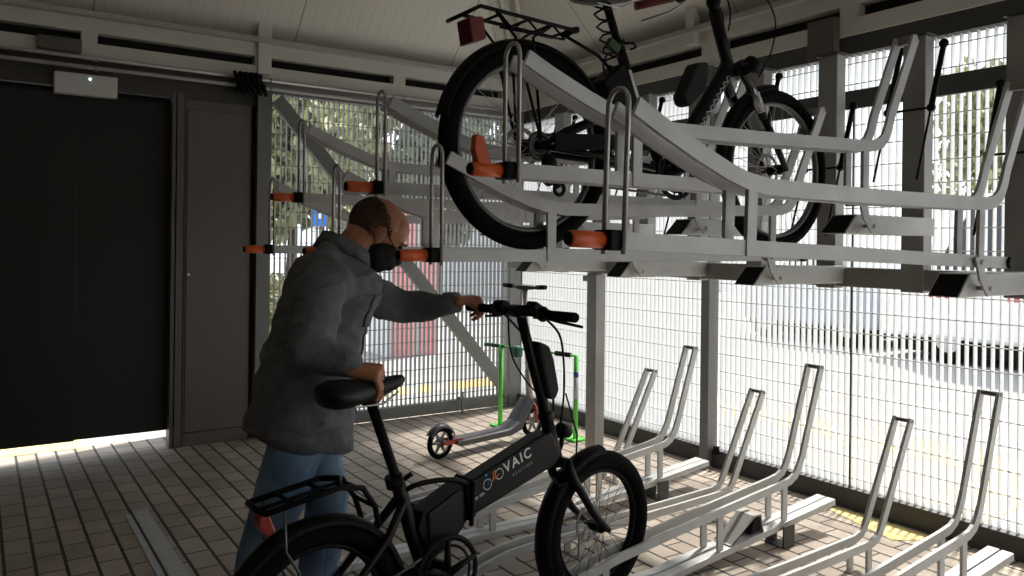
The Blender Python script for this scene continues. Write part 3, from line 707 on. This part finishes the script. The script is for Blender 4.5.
MB().ell((.03, -.078, .285), (.03, .02, .035)).tube([(.02, -.075, .29), (.07, -.075, .21)], .014, 8).torus((.03, -.075, .24), .022, .007, 'y', 16, 6).torus((.075, -.075, .205), .02, .007, 'y', 16, 6).build('derailleur', BLACK, U)
MB().prism([(.05, .39), (.55, .42), (.55, .37), (.05, .335)], -.085, -.075).build('chain_guard', BLACK, U)
rk = MB()
for s in (-1, 1):
    rk.tube([(-.29, s * .05, .735), (-.235, s * .06, .768), (.14, s * .06, .752)], .007, 8)
    rk.tube([(-.18, s * .06, .766), (-.10, s * .062, .69), (0, s * .072, .36)], .005, 8).tube([(.05, s * .06, .755), (-.03, s * .062, .70), (0, s * .072, .36)], .005, 8)
rk.tube([(-.29, -.05, .735), (-.30, 0, .73), (-.29, .05, .735)], .007, 8)
for x in (-.16, -.05, .05, .14): rk.tube([(x, -.06, .755), (x, .06, .755)], .005, 6)
for x in (-.16, -.05, .05): rk.tube([(x, -.06, .755), (x + .05, -.06, .715), (x + .10, -.06, .753)], .004, 6)
rk.tube([(-.16, -.06, .713), (.10, -.06, .713)], .004, 6).tube([(.14, -.02, .755), (.19, -.02, .77)], .012, 8).tube([(.14, 0, .75), (.30, 0, .70), (.40, 0, .63)], .006, 8)
rk.build('luggage_rack', BLACK, U)
MB().prism([(-.265, .735), (-.21, .745), (-.195, .675), (-.25, .655)], -.04, .04).build('rear_reflector', REDP, U, .006)

# ------------------------------------------------------------------ scooters
K = thing('kick_scooter', (2.555, 4.60, 0), 'grey electric kick scooter parked behind the folding bicycle', 'scooter', None, math.atan2(.17, .80))
def swheel(root, name, x, R):
    w = MB().torus((0, 0, 0), R - .018, .018, 'y', 40, 10).build(name, RUBBER, root); w.location = (x, 0, R)
    mb = MB().torus((0, 0, 0), R - .034, .006, 'y', 40, 6)
    mb.build('rim', ALU, w)
    sp = MB()
    for i in range(6):
        a = PI * i / 3; sp.tube([(0, 0, 0), ((R - .036) * math.cos(a), 0, (R - .036) * math.sin(a))], [.016, .007], 6)
    sp.build('hub_spokes', mat('scooter_wheel_grey', (.25, .25, .25), .4, .5), w)
    return w
swheel(K, 'rear_wheel', 0, .108); swheel(K, 'front_wheel', .90, .108)
MB().prism([(.09, .095), (.10, .11), (.60, .112), (.70, .15), (.84, .30), (.855, .28), (.72, .09), (.62, .065), (.14, .07)], -.07, .07).build('deck', GREYS, K, .012)
MB().prism([(-.02, .095), (.0, .12), (.16, .12), (.16, .09)], -.045, -.03).prism([(-.02, .095), (.0, .12), (.16, .12), (.16, .09)], .03, .045).build('rear_bracket', mat('scooter_red', (.35, .03, .02), .5), K)
fender(K, 0, .108, .125, 20, 150, .07, mat('scooter_fender', (.05, .045, .06), .4), 'rear_mudguard')
MB().tube([(.90, -.045, .11), (.89, -.045, .22), (.87, 0, .30), (.89, .045, .22), (.90, .045, .11)], .012, 8).build('fork', mat('scooter_red', (.35, .03, .02), .5), K)
MB().tube([(.87, 0, .25), (.85, 0, .50)], .026, 14).tube([(.85, 0, .50), (.805, 0, 1.09)], .021, 14).build('steering_column', mat('scooter_column', (.42, .39, .34), .4, .3), K)
MB().tube([(.805, -.0, 1.10), (.80, -.13, 1.115)], .012, 10).tube([(.805, .0, 1.10), (.80, .13, 1.115)], .012, 10).box((.805, 0, 1.11), (.05, .12, .03)).build('handlebar', mat('scooter_bar', (.09, .09, .09), .4, .4), K)
for s in (-1, 1): MB().tube([(.80, s * .12, 1.115), (.795, s * .21, 1.12)], .017, 12).build('grip', BLACK, K)
G = thing('green_stand', (3.5, 4.9, 0), 'bright green two-post stand with dark grips beyond the grey kick scooter', 'stand')
p1 = V((3.41, 5.18, 0)) - V((3.5, 4.9, 0)); p2 = V((3.64, 4.53, 0)) - V((3.5, 4.9, 0))
for p, h in ((p1, .64), (p2, .62)):
    q = MB().tube([p, p + V((0, 0, h))], .018, 12).build('post', GREEN, G)
    MB().box(p + V((0, 0, .008)), (.12, .12, .016)).build('foot_plate', GREEN, q)
MB().tube([p2 + V((0, 0, .30)), p2 + V((0, 0, .46))], .0188, 14).build('white_sleeve', mat('silver_sleeve', (.5, .5, .55), .4), G)
MB().tube([p2 + V((0, 0, .46)), p2 + V((0, 0, .50))], .0192, 14).build('blue_sleeve', mat('indigo_sleeve', (.05, .04, .35), .4), G)
dr = (p2 - p1).normalized(); z = V((0, 0, .63))
MB().tube([p1 + z - dr * .10, p2 + V((0, 0, .615))], .009, 10).build('crossbar', GREEN, G)
MB().tube([p1 + z - dr * .16, p1 + z + dr * .03], .016, 10).build('grip', GREEND, G); MB().tube([p1.lerp(p2, .74) + V((0, 0, .62)), p1.lerp(p2, .93) + V((0, 0, .617))], .018, 10).build('grip', BLACK, G)
MB().box(p1.lerp(p2, .22) + V((0, 0, .60)), (.07, .09, .09)).build('hub', GREEND, G, .02)

# ------------------------------------------------------------------ the man
P = thing('person', (.95, 2.72, 0), 'man in a grey shirt, jeans and black face mask, holding the folding bicycle', 'person')
O = V((.95, 2.72, 0))
def pv(*a): return V(a) - O
HM = Matrix.Translation(pv(1.232, 2.725, 1.462)) @ Euler((0, 0, math.radians(-6))).to_matrix().to_4x4() @ Matrix.Rotation(math.radians(33), 4, 'Y')
HR = HM.to_3x3()
def hp(x, y, z): return HM @ V((x, y, z))
def hand(mb, wrist, wd, nd, curls, thumb, L=.10, spread=.0):
    wd = V(wd).normalized(); nd = V(nd); nd = (nd - wd * nd.dot(wd)).normalized(); s = wd.cross(nd)   # s: across
    wrist = V(wrist); kn = wrist + wd * L
    for u in (-.030, -.010, .011, .031):
        mb.cap(wrist + s * u * .6, kn + s * u, .019, .0155)
    for i, u in enumerate((-.034, -.0115, .0115, .034)):
        ln = (.036, .043, .046, .038)[i] ; p = kn + s * u; a = 0
        for j, c in enumerate(curls):
            a += c; d = wd * math.cos(a) + nd * math.sin(a); l = ln * (1, .72, .58)[j]
            q = p + d * l; mb.cap(p, q, .0102 - .0007 * j, .0095 - .0007 * j, 10); p = q
    p = wrist + s * thumb[0] + wd * .025
    for d, l, r in thumb[1]:
        d = V(d); dd_ = (wd * d.x + s * d.y + nd * d.z).normalized(); q = p + dd_ * l; mb.cap(p, q, r, r * .9, 10); p = q
bd = MB()
# head
bd.ell(hp(-.008, 0, .028), (.112, .086, .098), HR); bd.ell(hp(.030, 0, .035), (.085, .076, .082), HR)
bd.ell(hp(.048, 0, -.035), (.062, .060, .085), HR); bd.ell(hp(.060, 0, -.085), (.040, .046, .035), HR)
bd.ell(hp(.0, 0, -.04), (.075, .064, .07), HR)
bd.ell(hp(.098, 0, .012), (.016, .052, .012), HR)            # brow
bd.cap(hp(.104, 0, -.004), hp(.124, 0, -.045), .011, .015)      # nose
bd.ell(hp(.100, 0, -.078), (.016, .026, .012), HR)
for s in (-1, 1):
    bd.ell(hp(.085, s * .036, -.028), (.022, .022, .018), HR)   # cheeks
    bd.ell(hp(-.008, s * .086, -.012), (.022, .009, .034), HR @ Euler((0, -.15, s * .25)).to_matrix())   # ear
    bd.ell(hp(-.003, s * .088, -.040), (.010, .008, .012), HR)
# neck and trunk
bd.cap(hp(-.035, 0, -.04), pv(1.09, 2.725, 1.34), .068, .062)
bd.cap(hp(.0, 0, -.08), pv(1.11, 2.725, 1.355), .055, .056)
bd.loft([(pv(.95, 2.72, .80), V((.115, 0, 0)), V((0, .155, 0))), (pv(.99, 2.72, 1.0), V((.105, 0, .02)), V((0, .14, 0))), (pv(1.04, 2.72, 1.2), V((.115, 0, .03)), V((0, .17, 0))), (pv(1.08, 2.72, 1.32), V((.05, 0, .0)), V((0, .10, 0)))])
shR, elR, wrR = pv(.96, 2.53, 1.285), pv(.872, 2.43, 1.085), pv(.975, 2.335, 1.04)
shL, elL, wrL = pv(1.18, 2.90, 1.26), pv(1.42, 2.865, 1.165), pv(1.548, 2.665, 1.195)
bd.cap(shR, elR, .05, .042); bd.cap(elR, wrR, .04, .027); bd.cap(shL, elL, .05, .042); bd.cap(elL, wrL, .04, .027)
hpR, knR, anR = pv(.93, 2.63, .80), pv(.80, 2.61, .44), pv(.70, 2.60, .09)
hpL, knL, anL = pv(1.0, 2.82, .80), pv(1.11, 2.86, .46), pv(1.06, 2.87, .09)
for a, b, c in ((hpR, knR, anR), (hpL, knL, anL)):
    bd.cap(a, b, .078, .052); bd.cap(b, c, .05, .035); bd.cap(c, c + V((.10, 0, -.03)), .035, .03)
hand(bd, pv(1.538, 2.640, 1.203), (.95, -.18, .06), (0, 0, -1), (.95, 1.0, .8), (-.026, [((.75, -.35, .55), .042, .0145), ((.7, .1, .8), .036, .0125)]), .072)
hand(bd, pv(.978, 2.322, 1.025), (.88, -.62, -.10), (.05, .35, -1), (1.15, .45, .35), (.028, [((.5, .9, .5), .045, .0155), ((.9, .5, .5), .038, .013)]), .075)
body = fuse(bd, 'body', SKIN, P, .0042, 3)
# short dark hair: thin shell round the back and sides of the skull, thinning out to scattered stubble at its edge
from mathutils import noise as NZ
hr = MB(); nu, nv = 150, 90; rh = random.Random(3); pts_ = {}
for j in range(nv + 1):
    th = PI * j / nv
    for i in range(nu):
        ph = 2 * PI * i / nu
        d = V((math.sin(th) * math.cos(ph), math.sin(th) * math.sin(ph), math.cos(th)))
        pts_[(j, i)] = V((-.009 + .1135 * d.x, .0875 * d.y, .027 + .0995 * d.z))
vs = [hp(*pts_[(j, i)]) for j in range(nv + 1) for i in range(nu)]
for j in range(nv):
    for i in range(nu):
        p = pts_[(j, i)]
        # signed distance to the hairline: bald crown and forehead, open below the nape, cut round the ear
        e1 = (.015 - 1.0 * (p.z - .03)) - p.x
        e2 = p.z + .060
        e3 = max(-.035 - p.x, p.z + .0)
        e = min(e1, e2, e3) + .014 * NZ.noise(p * 60)
        if e > 0 and rh.random() < min(1, .25 + e * 45): fs_ = [(j, i), (j + 1, i), (j + 1, (i + 1) % nu), (j, (i + 1) % nu)]; hr.f.append([a * nu + b for a, b in fs_]); hr.smooth.append(True)
hr.v = [tuple(v) for v in vs]
ho = hr.build('short_hair', mat('stubble_hair', (.070, .040, .025), .9, 0, .3, 90), P)
# face mask
mk = MB()
mk.ell(hp(.048, 0, -.050), (.069, .074, .052), HR).ell(hp(.030, 0, -.068), (.062, .077, .050), HR).ell(hp(.066, 0, -.034), (.054, .070, .034), HR).ell(hp(.060, 0, -.085), (.050, .056, .045), HR).cap(hp(.108, 0, -.020), hp(.123, 0, -.045), .017, .024).ell(hp(.098, 0, -.072), (.034, .038, .030), HR)
fuse(mk, 'face_mask', mat('black_cloth', (.006, .006, .007), .85), P, .005, 4)
st = MB()
for s in (-1, 1):
    st.tube([hp(.07, s * .066, -.02), hp(.03, s * .084, -.004), hp(.0, s * .092, .02), hp(-.022, s * .094, .012)], .0022, 6)
    st.tube([hp(.05, s * .066, -.085), hp(.02, s * .078, -.055), hp(-.018, s * .088, -.035)], .0022, 6)
st.build('mask_straps', BLACK, P)
ey = MB()
for s in (-1, 1): ey.ell(hp(.100, s * .034, -.006), (.011, .013, .010), HR)
ey.build('eyes', mat('eye_dark', (.03, .02, .015), .2), P)
br_ = MB()
for s in (-1, 1): br_.ell(hp(.111, s * .034, .014), (.006, .020, .004), HR)
br_.build('eyebrows', mat('stubble_hair', (.045, .026, .018), .9), P)
# shirt
sh = MB()
sec = lambda cx, cy, z, ax, ay, tz=0: (pv(cx, cy, z), V((ax, 0, tz)), V((.25 * 0, ay, 0)))
sh.loft([sec(.945, 2.72, .775, .183, .198), sec(.95, 2.72, .82, .182, .20), sec(.965, 2.72, .92, .170, .20), sec(.99, 2.72, 1.05, .168, .195, .02), sec(1.035, 2.725, 1.17, .172, .205, .03), sec(1.07, 2.725, 1.27, .165, .205, .0), sec(1.075, 2.725, 1.335, .135, .17, -.02), sec(1.09, 2.725, 1.375, .085, .095, -.025)], 32)
sh.cap(pv(.99, 2.60, 1.335), pv(1.03, 2.68, 1.375), .06, .05)
sh.cap(shR + V((.03, .03, .0)), shR + V((-.03, -.01, -.03)), .085, .082); sh.cap(shR + V((-.01, -.01, -.02)), elR, .080, .068); sh.cap(elR, wrR + V((-.015, 0, .005)), .066, .046)
sh.cap(shL + V((-.06, -.06, .0)), shL + V((.02, 0, -.01)), .095, .080); sh.cap(shL + V((-.02, -.03, .0)), elL, .084, .066); sh.cap(elL, wrL + V((-.022, .02, -.01)), .064, .045)
from mathutils import noise as NZ
def wr_(co):
    q = V((co.x * 6 + co.z * 3, co.y * 6, co.z * 12 - co.x * 4)); a = NZ.noise(q); b2 = NZ.noise(q * 2.3 + V((5, 1, 2)))
    rd = 1 - abs(a) * 2
    k_ = .012 * max(rd, 0) ** 2 - .003 + .005 * b2
    # sleeve creases
    return k_
shirt = fuse(sh, 'shirt', SHIRT, P, .010, 5, wr_)
hm = MB().loft([sec(.94, 2.72, .66, .178, .185), sec(.945, 2.72, .72, .186, .197)], 32)
# lower hem tails (curved shirt tail front and back)
def hem():
    mb = MB(); n = 48; vs = []
    for k_ in range(n):
        a = 2 * PI * k_ / n; c, s_ = math.cos(a), math.sin(a)
        zb = .695 + .085 * max(0, -c) ** 1.5 + .03 * (1 - abs(c)) ** 2
        for rr, z_ in ((1.0, .80), (1.01, zb), (.97, zb), (.96, .80)):
            vs.append(pv(.945 + (.186 * c) * rr, 2.72 + .200 * s_ * rr, z_))
    fs = []
    for k_ in range(n):
        for j in range(4): fs.append((k_ * 4 + j, ((k_ + 1) % n) * 4 + j, ((k_ + 1) % n) * 4 + (j + 1) % 4, k_ * 4 + (j + 1) % 4))
    return mb.add(vs, fs, True)
hem().build('shirt_hem', SHIRT, shirt)
col_ = MB(); n = 30; vs = []
nk = pv(1.105, 2.725, 1.385); ax = V((.35, 0, .94)).normalized(); fx = V((.94, 0, -.35)).normalized()
for i in range(n + 1):
    a = math.radians(28 + 304 * i / n); c, s_ = math.cos(a), math.sin(a)
    b0 = nk + fx * (c * .098) + V((0, s_ * .094, 0)) - ax * .012; t0 = nk + fx * (c * .086 - .004) + V((0, s_ * .082, 0)) + ax * (.040 - .012 * c)
    o0 = nk + fx * (c * .112) + V((0, s_ * .112, 0)) - ax * (.012 + .02 * max(c, 0))
    vs += [b0, t0, t0 + (o0 - t0) * .05 + fx * c * .007 + V((0, s_ * .007, 0)), o0]
fs = []
for i in range(n):
    for j in range(4): fs.append((i * 4 + j, i * 4 + 4 + j, i * 4 + 4 + (j + 1) % 4, i * 4 + (j + 1) % 4))
fs += [(0, 1, 2, 3), tuple(n * 4 + k_ for k_ in (3, 2, 1, 0))]
col_.add(vs, fs, True); col_.build('collar', SHIRT, shirt)
# jeans
jn = MB()
jn.loft([(pv(.955, 2.72, .88), V((.125, 0, 0)), V((0, .16, 0))), (pv(.95, 2.72, .78), V((.13, 0, 0)), V((0, .17, 0))), (pv(.95, 2.72, .70), V((.10, 0, 0)), V((0, .15, 0)))])
for a, b, c in ((hpR, knR, anR), (hpL, knL, anL)):
    jn.cap(a, b, .098, .078); jn.cap(b, c + V((0, 0, -.01)), .078, .066)
def jw(co):
    q = V((co.x * 6, co.y * 6, co.z * 13)); return .005 * (1 - 2 * abs(NZ.noise(q)))
def jeans_mat():
    m = mat('blue_denim', (.03, .075, .16), .85, 0, .0, 5, .3, 220); nt = m.node_tree; N = nt.nodes; L = nt.links
    tc = N.new('ShaderNodeTexCoord'); n = N.new('ShaderNodeTexNoise'); n.inputs['Scale'].default_value = 4.5; n.inputs['Detail'].default_value = 5; L.new(tc.outputs['Object'], n.inputs['Vector'])
    r = N.new('ShaderNodeValToRGB'); r.color_ramp.elements[0].position = .35; r.color_ramp.elements[0].color = (.028, .075, .17, 1); r.color_ramp.elements[1].position = .68; r.color_ramp.elements[1].color = (.24, .35, .46, 1)
    L.new(n.outputs['Fac'], r.inputs[0]); L.new(r.outputs[0], N['Principled BSDF'].inputs['Base Color']); return m
fuse(jn, 'jeans', jeans_mat(), P, .011, 4, jw)
for c in (anR, anL):
    MB().loft([(c + V((-.055, 0, -.055)), V((0, .04, 0)), V((0, 0, .035))), (c + V((0, 0, -.045)), V((0, .045, 0)), V((0, 0, .045))), (c + V((.12, 0, -.058)), V((0, .05, 0)), V((0, 0, .032))), (c + V((.20, 0, -.066)), V((0, .035, 0)), V((0, 0, .022)))], 18).build('shoe', mat('dark_shoe', (.03, .022, .018), .6), P)
# shirt details
det = MB()
def onshirt(x, y, z): return pv(x, y, z)
from mathutils.bvhtree import BVHTree
bvh = BVHTree.FromPolygons([v.co.copy() for v in shirt.data.vertices], [tuple(p.vertices) for p in shirt.data.polygons])
def skin_pt(az, z, off=.004):
    t_ = (z - .7) / .68; cx = .945 + .14 * max(0, min(1, t_)); c = pv(cx, 2.722, z); d = V((math.cos(az), math.sin(az), 0))
    h = bvh.ray_cast(c + d * .45, -d)
    return (h[0] + h[1] * off) if h[0] is not None else c + d * .18
def patch(az0, az1, z0, z1, off, name, na=6, nz=16):
    vs = []; fs = []
    for o_ in (off, off - .006):
        for j in range(nz + 1):
            for i in range(na + 1): vs.append(skin_pt(az0 + (az1 - az0) * i / na, z0 + (z1 - z0) * j / nz, o_))
    K_ = (na + 1) * (nz + 1)
    for j in range(nz):
        for i in range(na):
            a = j * (na + 1) + i; fs.append((a, a + 1, a + na + 2, a + na + 1)); fs.append((a + K_, a + na + 1 + K_, a + na + 2 + K_, a + 1 + K_))
    for j in range(nz):
        for i in (0, na): a = j * (na + 1) + i; fs.append((a, a + na + 1, a + na + 1 + K_, a + K_))
    for i in range(na):
        for j in (0, nz): a = j * (na + 1) + i; fs.append((a, a + 1, a + 1 + K_, a + K_))
    return MB().add(vs, fs, True).build(name, SHIRT, shirt)
A0 = math.radians(-22)
patch(A0 - .07, A0 + .07, .74, 1.34, .007, 'button_placket', 3, 40)
for z in (1.29, 1.20, 1.10, 1.0, .90): MB().ell(skin_pt(A0, z, .010), (.006, .006, .006)).build('shirt_button', mat('button_grey', (.25, .25, .25), .4), shirt)
patch(A0 - .75, A0 - .25, 1.13, 1.24, .007, 'chest_pocket', 6, 8); patch(A0 + .10, A0 + .30, 1.06, 1.13, .007, 'chest_pocket', 4, 8)
for wv, d in ((wrR, (elR - wrR)), (wrL, (elL - wrL))):
    d = d.normalized(); MB().tube([wv + d * -.004, wv + d * .05], [.040, .044], 18).build('cuff', SHIRT, shirt)

# ------------------------------------------------------------------ outside
def tree(name, loc, h, rad, label, cm, seed, trunk=.12, n=1500, leaf=.11):
    rnd = random.Random(seed); t = thing(name, loc, label, 'tree', 'trees beyond the shelter')
    MB().tube([(0, 0, 0), (.05, 0, h * .3), (0, .05, h * .6), (0, 0, h * .8)], [trunk, trunk * .8, trunk * .5, trunk * .2], 8).build('trunk', mat('bark', (.06, .045, .03), .9), t)
    mb = MB()
    blobs = [(V((rnd.uniform(-.6, .6) * rad, rnd.uniform(-.6, .6) * rad, h * rnd.uniform(.35, .9))), rad * rnd.uniform(.35, .6)) for _ in range(14)]
    for i in range(n):
        c, r = blobs[i % 14]; d = V((rnd.gauss(0, 1), rnd.gauss(0, 1), rnd.gauss(0, 1))).normalized() * r * rnd.uniform(.6, 1)
        p = c + d; e = Euler((rnd.uniform(0, 6), rnd.uniform(0, 6), rnd.uniform(0, 6))).to_matrix(); s_ = leaf * rnd.uniform(.7, 1.6)
        mb.add([p + e @ V((-s_, 0, 0)), p + e @ V((0, -s_ * .5, 0)), p + e @ V((s_, 0, 0)), p + e @ V((0, s_ * .5, .02))], [(0, 1, 2, 3)])
    mb.build('foliage', cm, t)
LG = mat('leaf_olive', (.27, .27, .13), .7, 0, .35, 1.2); LD = mat('leaf_dark', (.12, .135, .08), .7, 0, .3, 1.2)
tree('tree', (5.0, 15.0, 0), 5.4, 1.5, 'broad leafy tree seen through the back mesh left of the man', LG, 1, n=4200, leaf=.13)
tree('tree', (8.3, 15.2, 0), 5.0, 1.4, 'darker tree seen through the back mesh above the man\'s head', LD, 2, n=3600, leaf=.13)
tree('tree', (8.0, 21.5, 0), 7.5, 2.6, 'tall pale green tree behind the two nearer trees', LG, 3, n=3600, leaf=.17)
tree('tree', (22.0, 10.4, 0), 6.3, 1.8, 'olive tree beyond the right mesh, seen at the right edge', LG, 4, n=2600, leaf=.13)
hd = MB(); rnd = random.Random(9)
for i in range(1500):
    p = V((rnd.uniform(3.2, 6.4), rnd.uniform(12.0, 12.6), rnd.uniform(.0, .9))); e = Euler((rnd.uniform(0, 6), rnd.uniform(0, 6), 0)).to_matrix(); s_ = .10
    hd.add([p + e @ V((-s_, 0, 0)), p + e @ V((0, -s_ * .5, 0)), p + e @ V((s_, 0, 0)), p + e @ V((0, s_ * .5, .02))], [(0, 1, 2, 3)])
tag(hd.build('hedge', LG), 'low green hedge beyond the back mesh left of the man', 'hedge', None, 'stuff')
# building beyond
bl = thing('pale_building', (15.5, 18, 0), 'pale building with dark windows beyond the back mesh', 'building')
MB().bb((-3.5, 0, -.05), (6, 4, 3.6)).build('facade', mat('render_white', (.66, .67, .68), .8, 0, .04, 1), bl)
for i in range(7): MB().bb((-3.2 + i * 1.25, -.06, .9), (-2.5 + i * 1.25, 0, 2.5)).build('window', mat('dark_glass', (.03, .035, .04), .2), bl)
MB().bb((-3.7, -.3, 3.6), (6.2, 4.2, 3.85)).build('roof', mat('roof_grey', (.3, .3, .3), .7), bl)
kk = thing('pink_kiosk', (4.75, 9.2, -.03), 'pink-red panelled kiosk seen behind the man\'s outstretched arm', 'kiosk')
MB().bb((-.34, 0, 0), (-.05, .3, 1.9)).bb((.05, 0, 0), (.30, .3, 1.9)).build('panel', mat('faded_red', (.62, .26, .26), .7), kk)
MB().bb((-.38, .05, 0), (.34, .7, 1.92)).build('body', mat('render_white', (.66, .67, .68), .8), kk); MB().bb((-.42, -.05, 1.9), (.4, .75, 1.98)).build('roof', ALU, kk)
sg = thing('blue_sign', (3.88, 10.5, -.03), 'blue and white sign on a pole, outside left of the man', 'sign')
MB().tube([(.0, .03, 0), (.0, .03, 2.1)], .03, 8).build('pole', ALU, sg)
MB().bb((-.10, -.02, 1.68), (.14, 0, 2.05)).build('board', BLUE, sg); MB().bb((.0, -.03, 1.78), (.04, -.021, 2.05)).bb((.0, -.03, 1.86), (.14, -.021, 1.92)).build('board_mark', WHITE, sg)
# parked vehicles beyond the right mesh
def vehicle(name, loc, L, Hh, W, colr, label, van=True, rzz=PI / 2, trimc=None):
    t = thing(name, loc, label, 'car', 'vehicles parked outside', rzz)
    if van: pr = [(-L / 2, .30), (-L / 2, Hh), (L * .28, Hh), (L * .40, 1.25), (L / 2, 1.05), (L / 2, .30)]
    else: pr = [(-L / 2, .28), (-L / 2 + .05, .95), (-L * .32, Hh), (L * .12, Hh), (L * .27, .98), (L / 2, .82), (L / 2, .28)]
    MB().prism(pr, -W / 2, W / 2).build('bodywork', colr, t, .06)
    for x in (-L * .32, L * .32):
        for s in (-1, 1):
            q = MB().torus((0, 0, 0), .23, .09, 'y', 32, 10).build('wheel', RUBBER, t); q.location = (x, s * (W / 2 - .1), .31)
            MB().tube([(0, -.06, 0), (0, .06, 0)], .17, 20).build('hubcap', ALU, q)
    z0_, z1_ = (1.2, Hh - .15) if van else (.95, Hh - .06)
    for s in (-1, 1):
        if van: MB().prism([(L * .05, z0_), (L * .05, z1_), (L * .26, z1_), (L * .35, z0_)], s * (W / 2 + .004), s * (W / 2 + .012)).build('side_window', mat('dark_glass', (.03, .035, .04), .2), t)
        else: MB().prism([(-L * .36, z0_), (-L * .28, z1_), (L * .1, z1_), (L * .24, z0_)], s * (W / 2 + .004), s * (W / 2 + .012)).build('side_window', mat('dark_glass', (.03, .035, .04), .2), t)
    MB().bb((-L / 2 + .2, -W / 2 + .08, .12), (L / 2 - .2, W / 2 - .08, .32)).build('underbody', BLACK, t)
    if trimc:
        for k_ in range(5): MB().bb((-L * .45 + k_ * L * .19, -W / 2 - .006, .84), (-L * .45 + k_ * L * .19 + .32, W / 2 + .006, .98)).build('red_stripe', trimc, t)
    return t
CW = mat('car_white', (.82, .82, .82), .3, coat=.4); CB = mat('car_blue_grey', (.30, .34, .42), .3, coat=.4); RS = mat('livery_red', (.6, .03, .04), .4)
vehicle('delivery_van', (11.2, 3.6, -.03), 5.2, 2.15, 1.9, CW, 'white van with red stripes parked outside, seen below the upper rack', True, PI / 2, RS)
vehicle('parked_car', (11.4, 7.6, -.03), 2.3, 1.35, 1.7, CB, 'blue-grey small car parked beyond the right mesh, left of the white van', False, PI / 2)

# ------------------------------------------------------------------ light
w = bpy.data.worlds.new('sky'); scene.world = w; w.use_nodes = True; nt = w.node_tree
bg = nt.nodes['Background']; bg.inputs[0].default_value = (.86, .93, 1.0, 1); bg.inputs[1].default_value = 1.5
sun = bpy.data.lights.new('sun', 'SUN'); sun.energy = 7.0; sun.angle = .07; sun.color = (1, .95, .86)
so = bpy.data.objects.new('sun', sun); COL.objects.link(so)
tosun = V((.75, .22, 1.1)).normalized()
so.rotation_euler = tosun.to_track_quat('Z', 'Y').to_euler(); so.location = (12, -8, 14)
vs_ = scene.view_settings
vs_.view_transform = 'Standard'; vs_.look = 'None'; vs_.gamma = 1; vs_.use_curve_mapping = False; vs_.exposure = 0.42
scene.cycles.use_denoising = True
scene.cycles.max_bounces = 8; scene.cycles.diffuse_bounces = 6
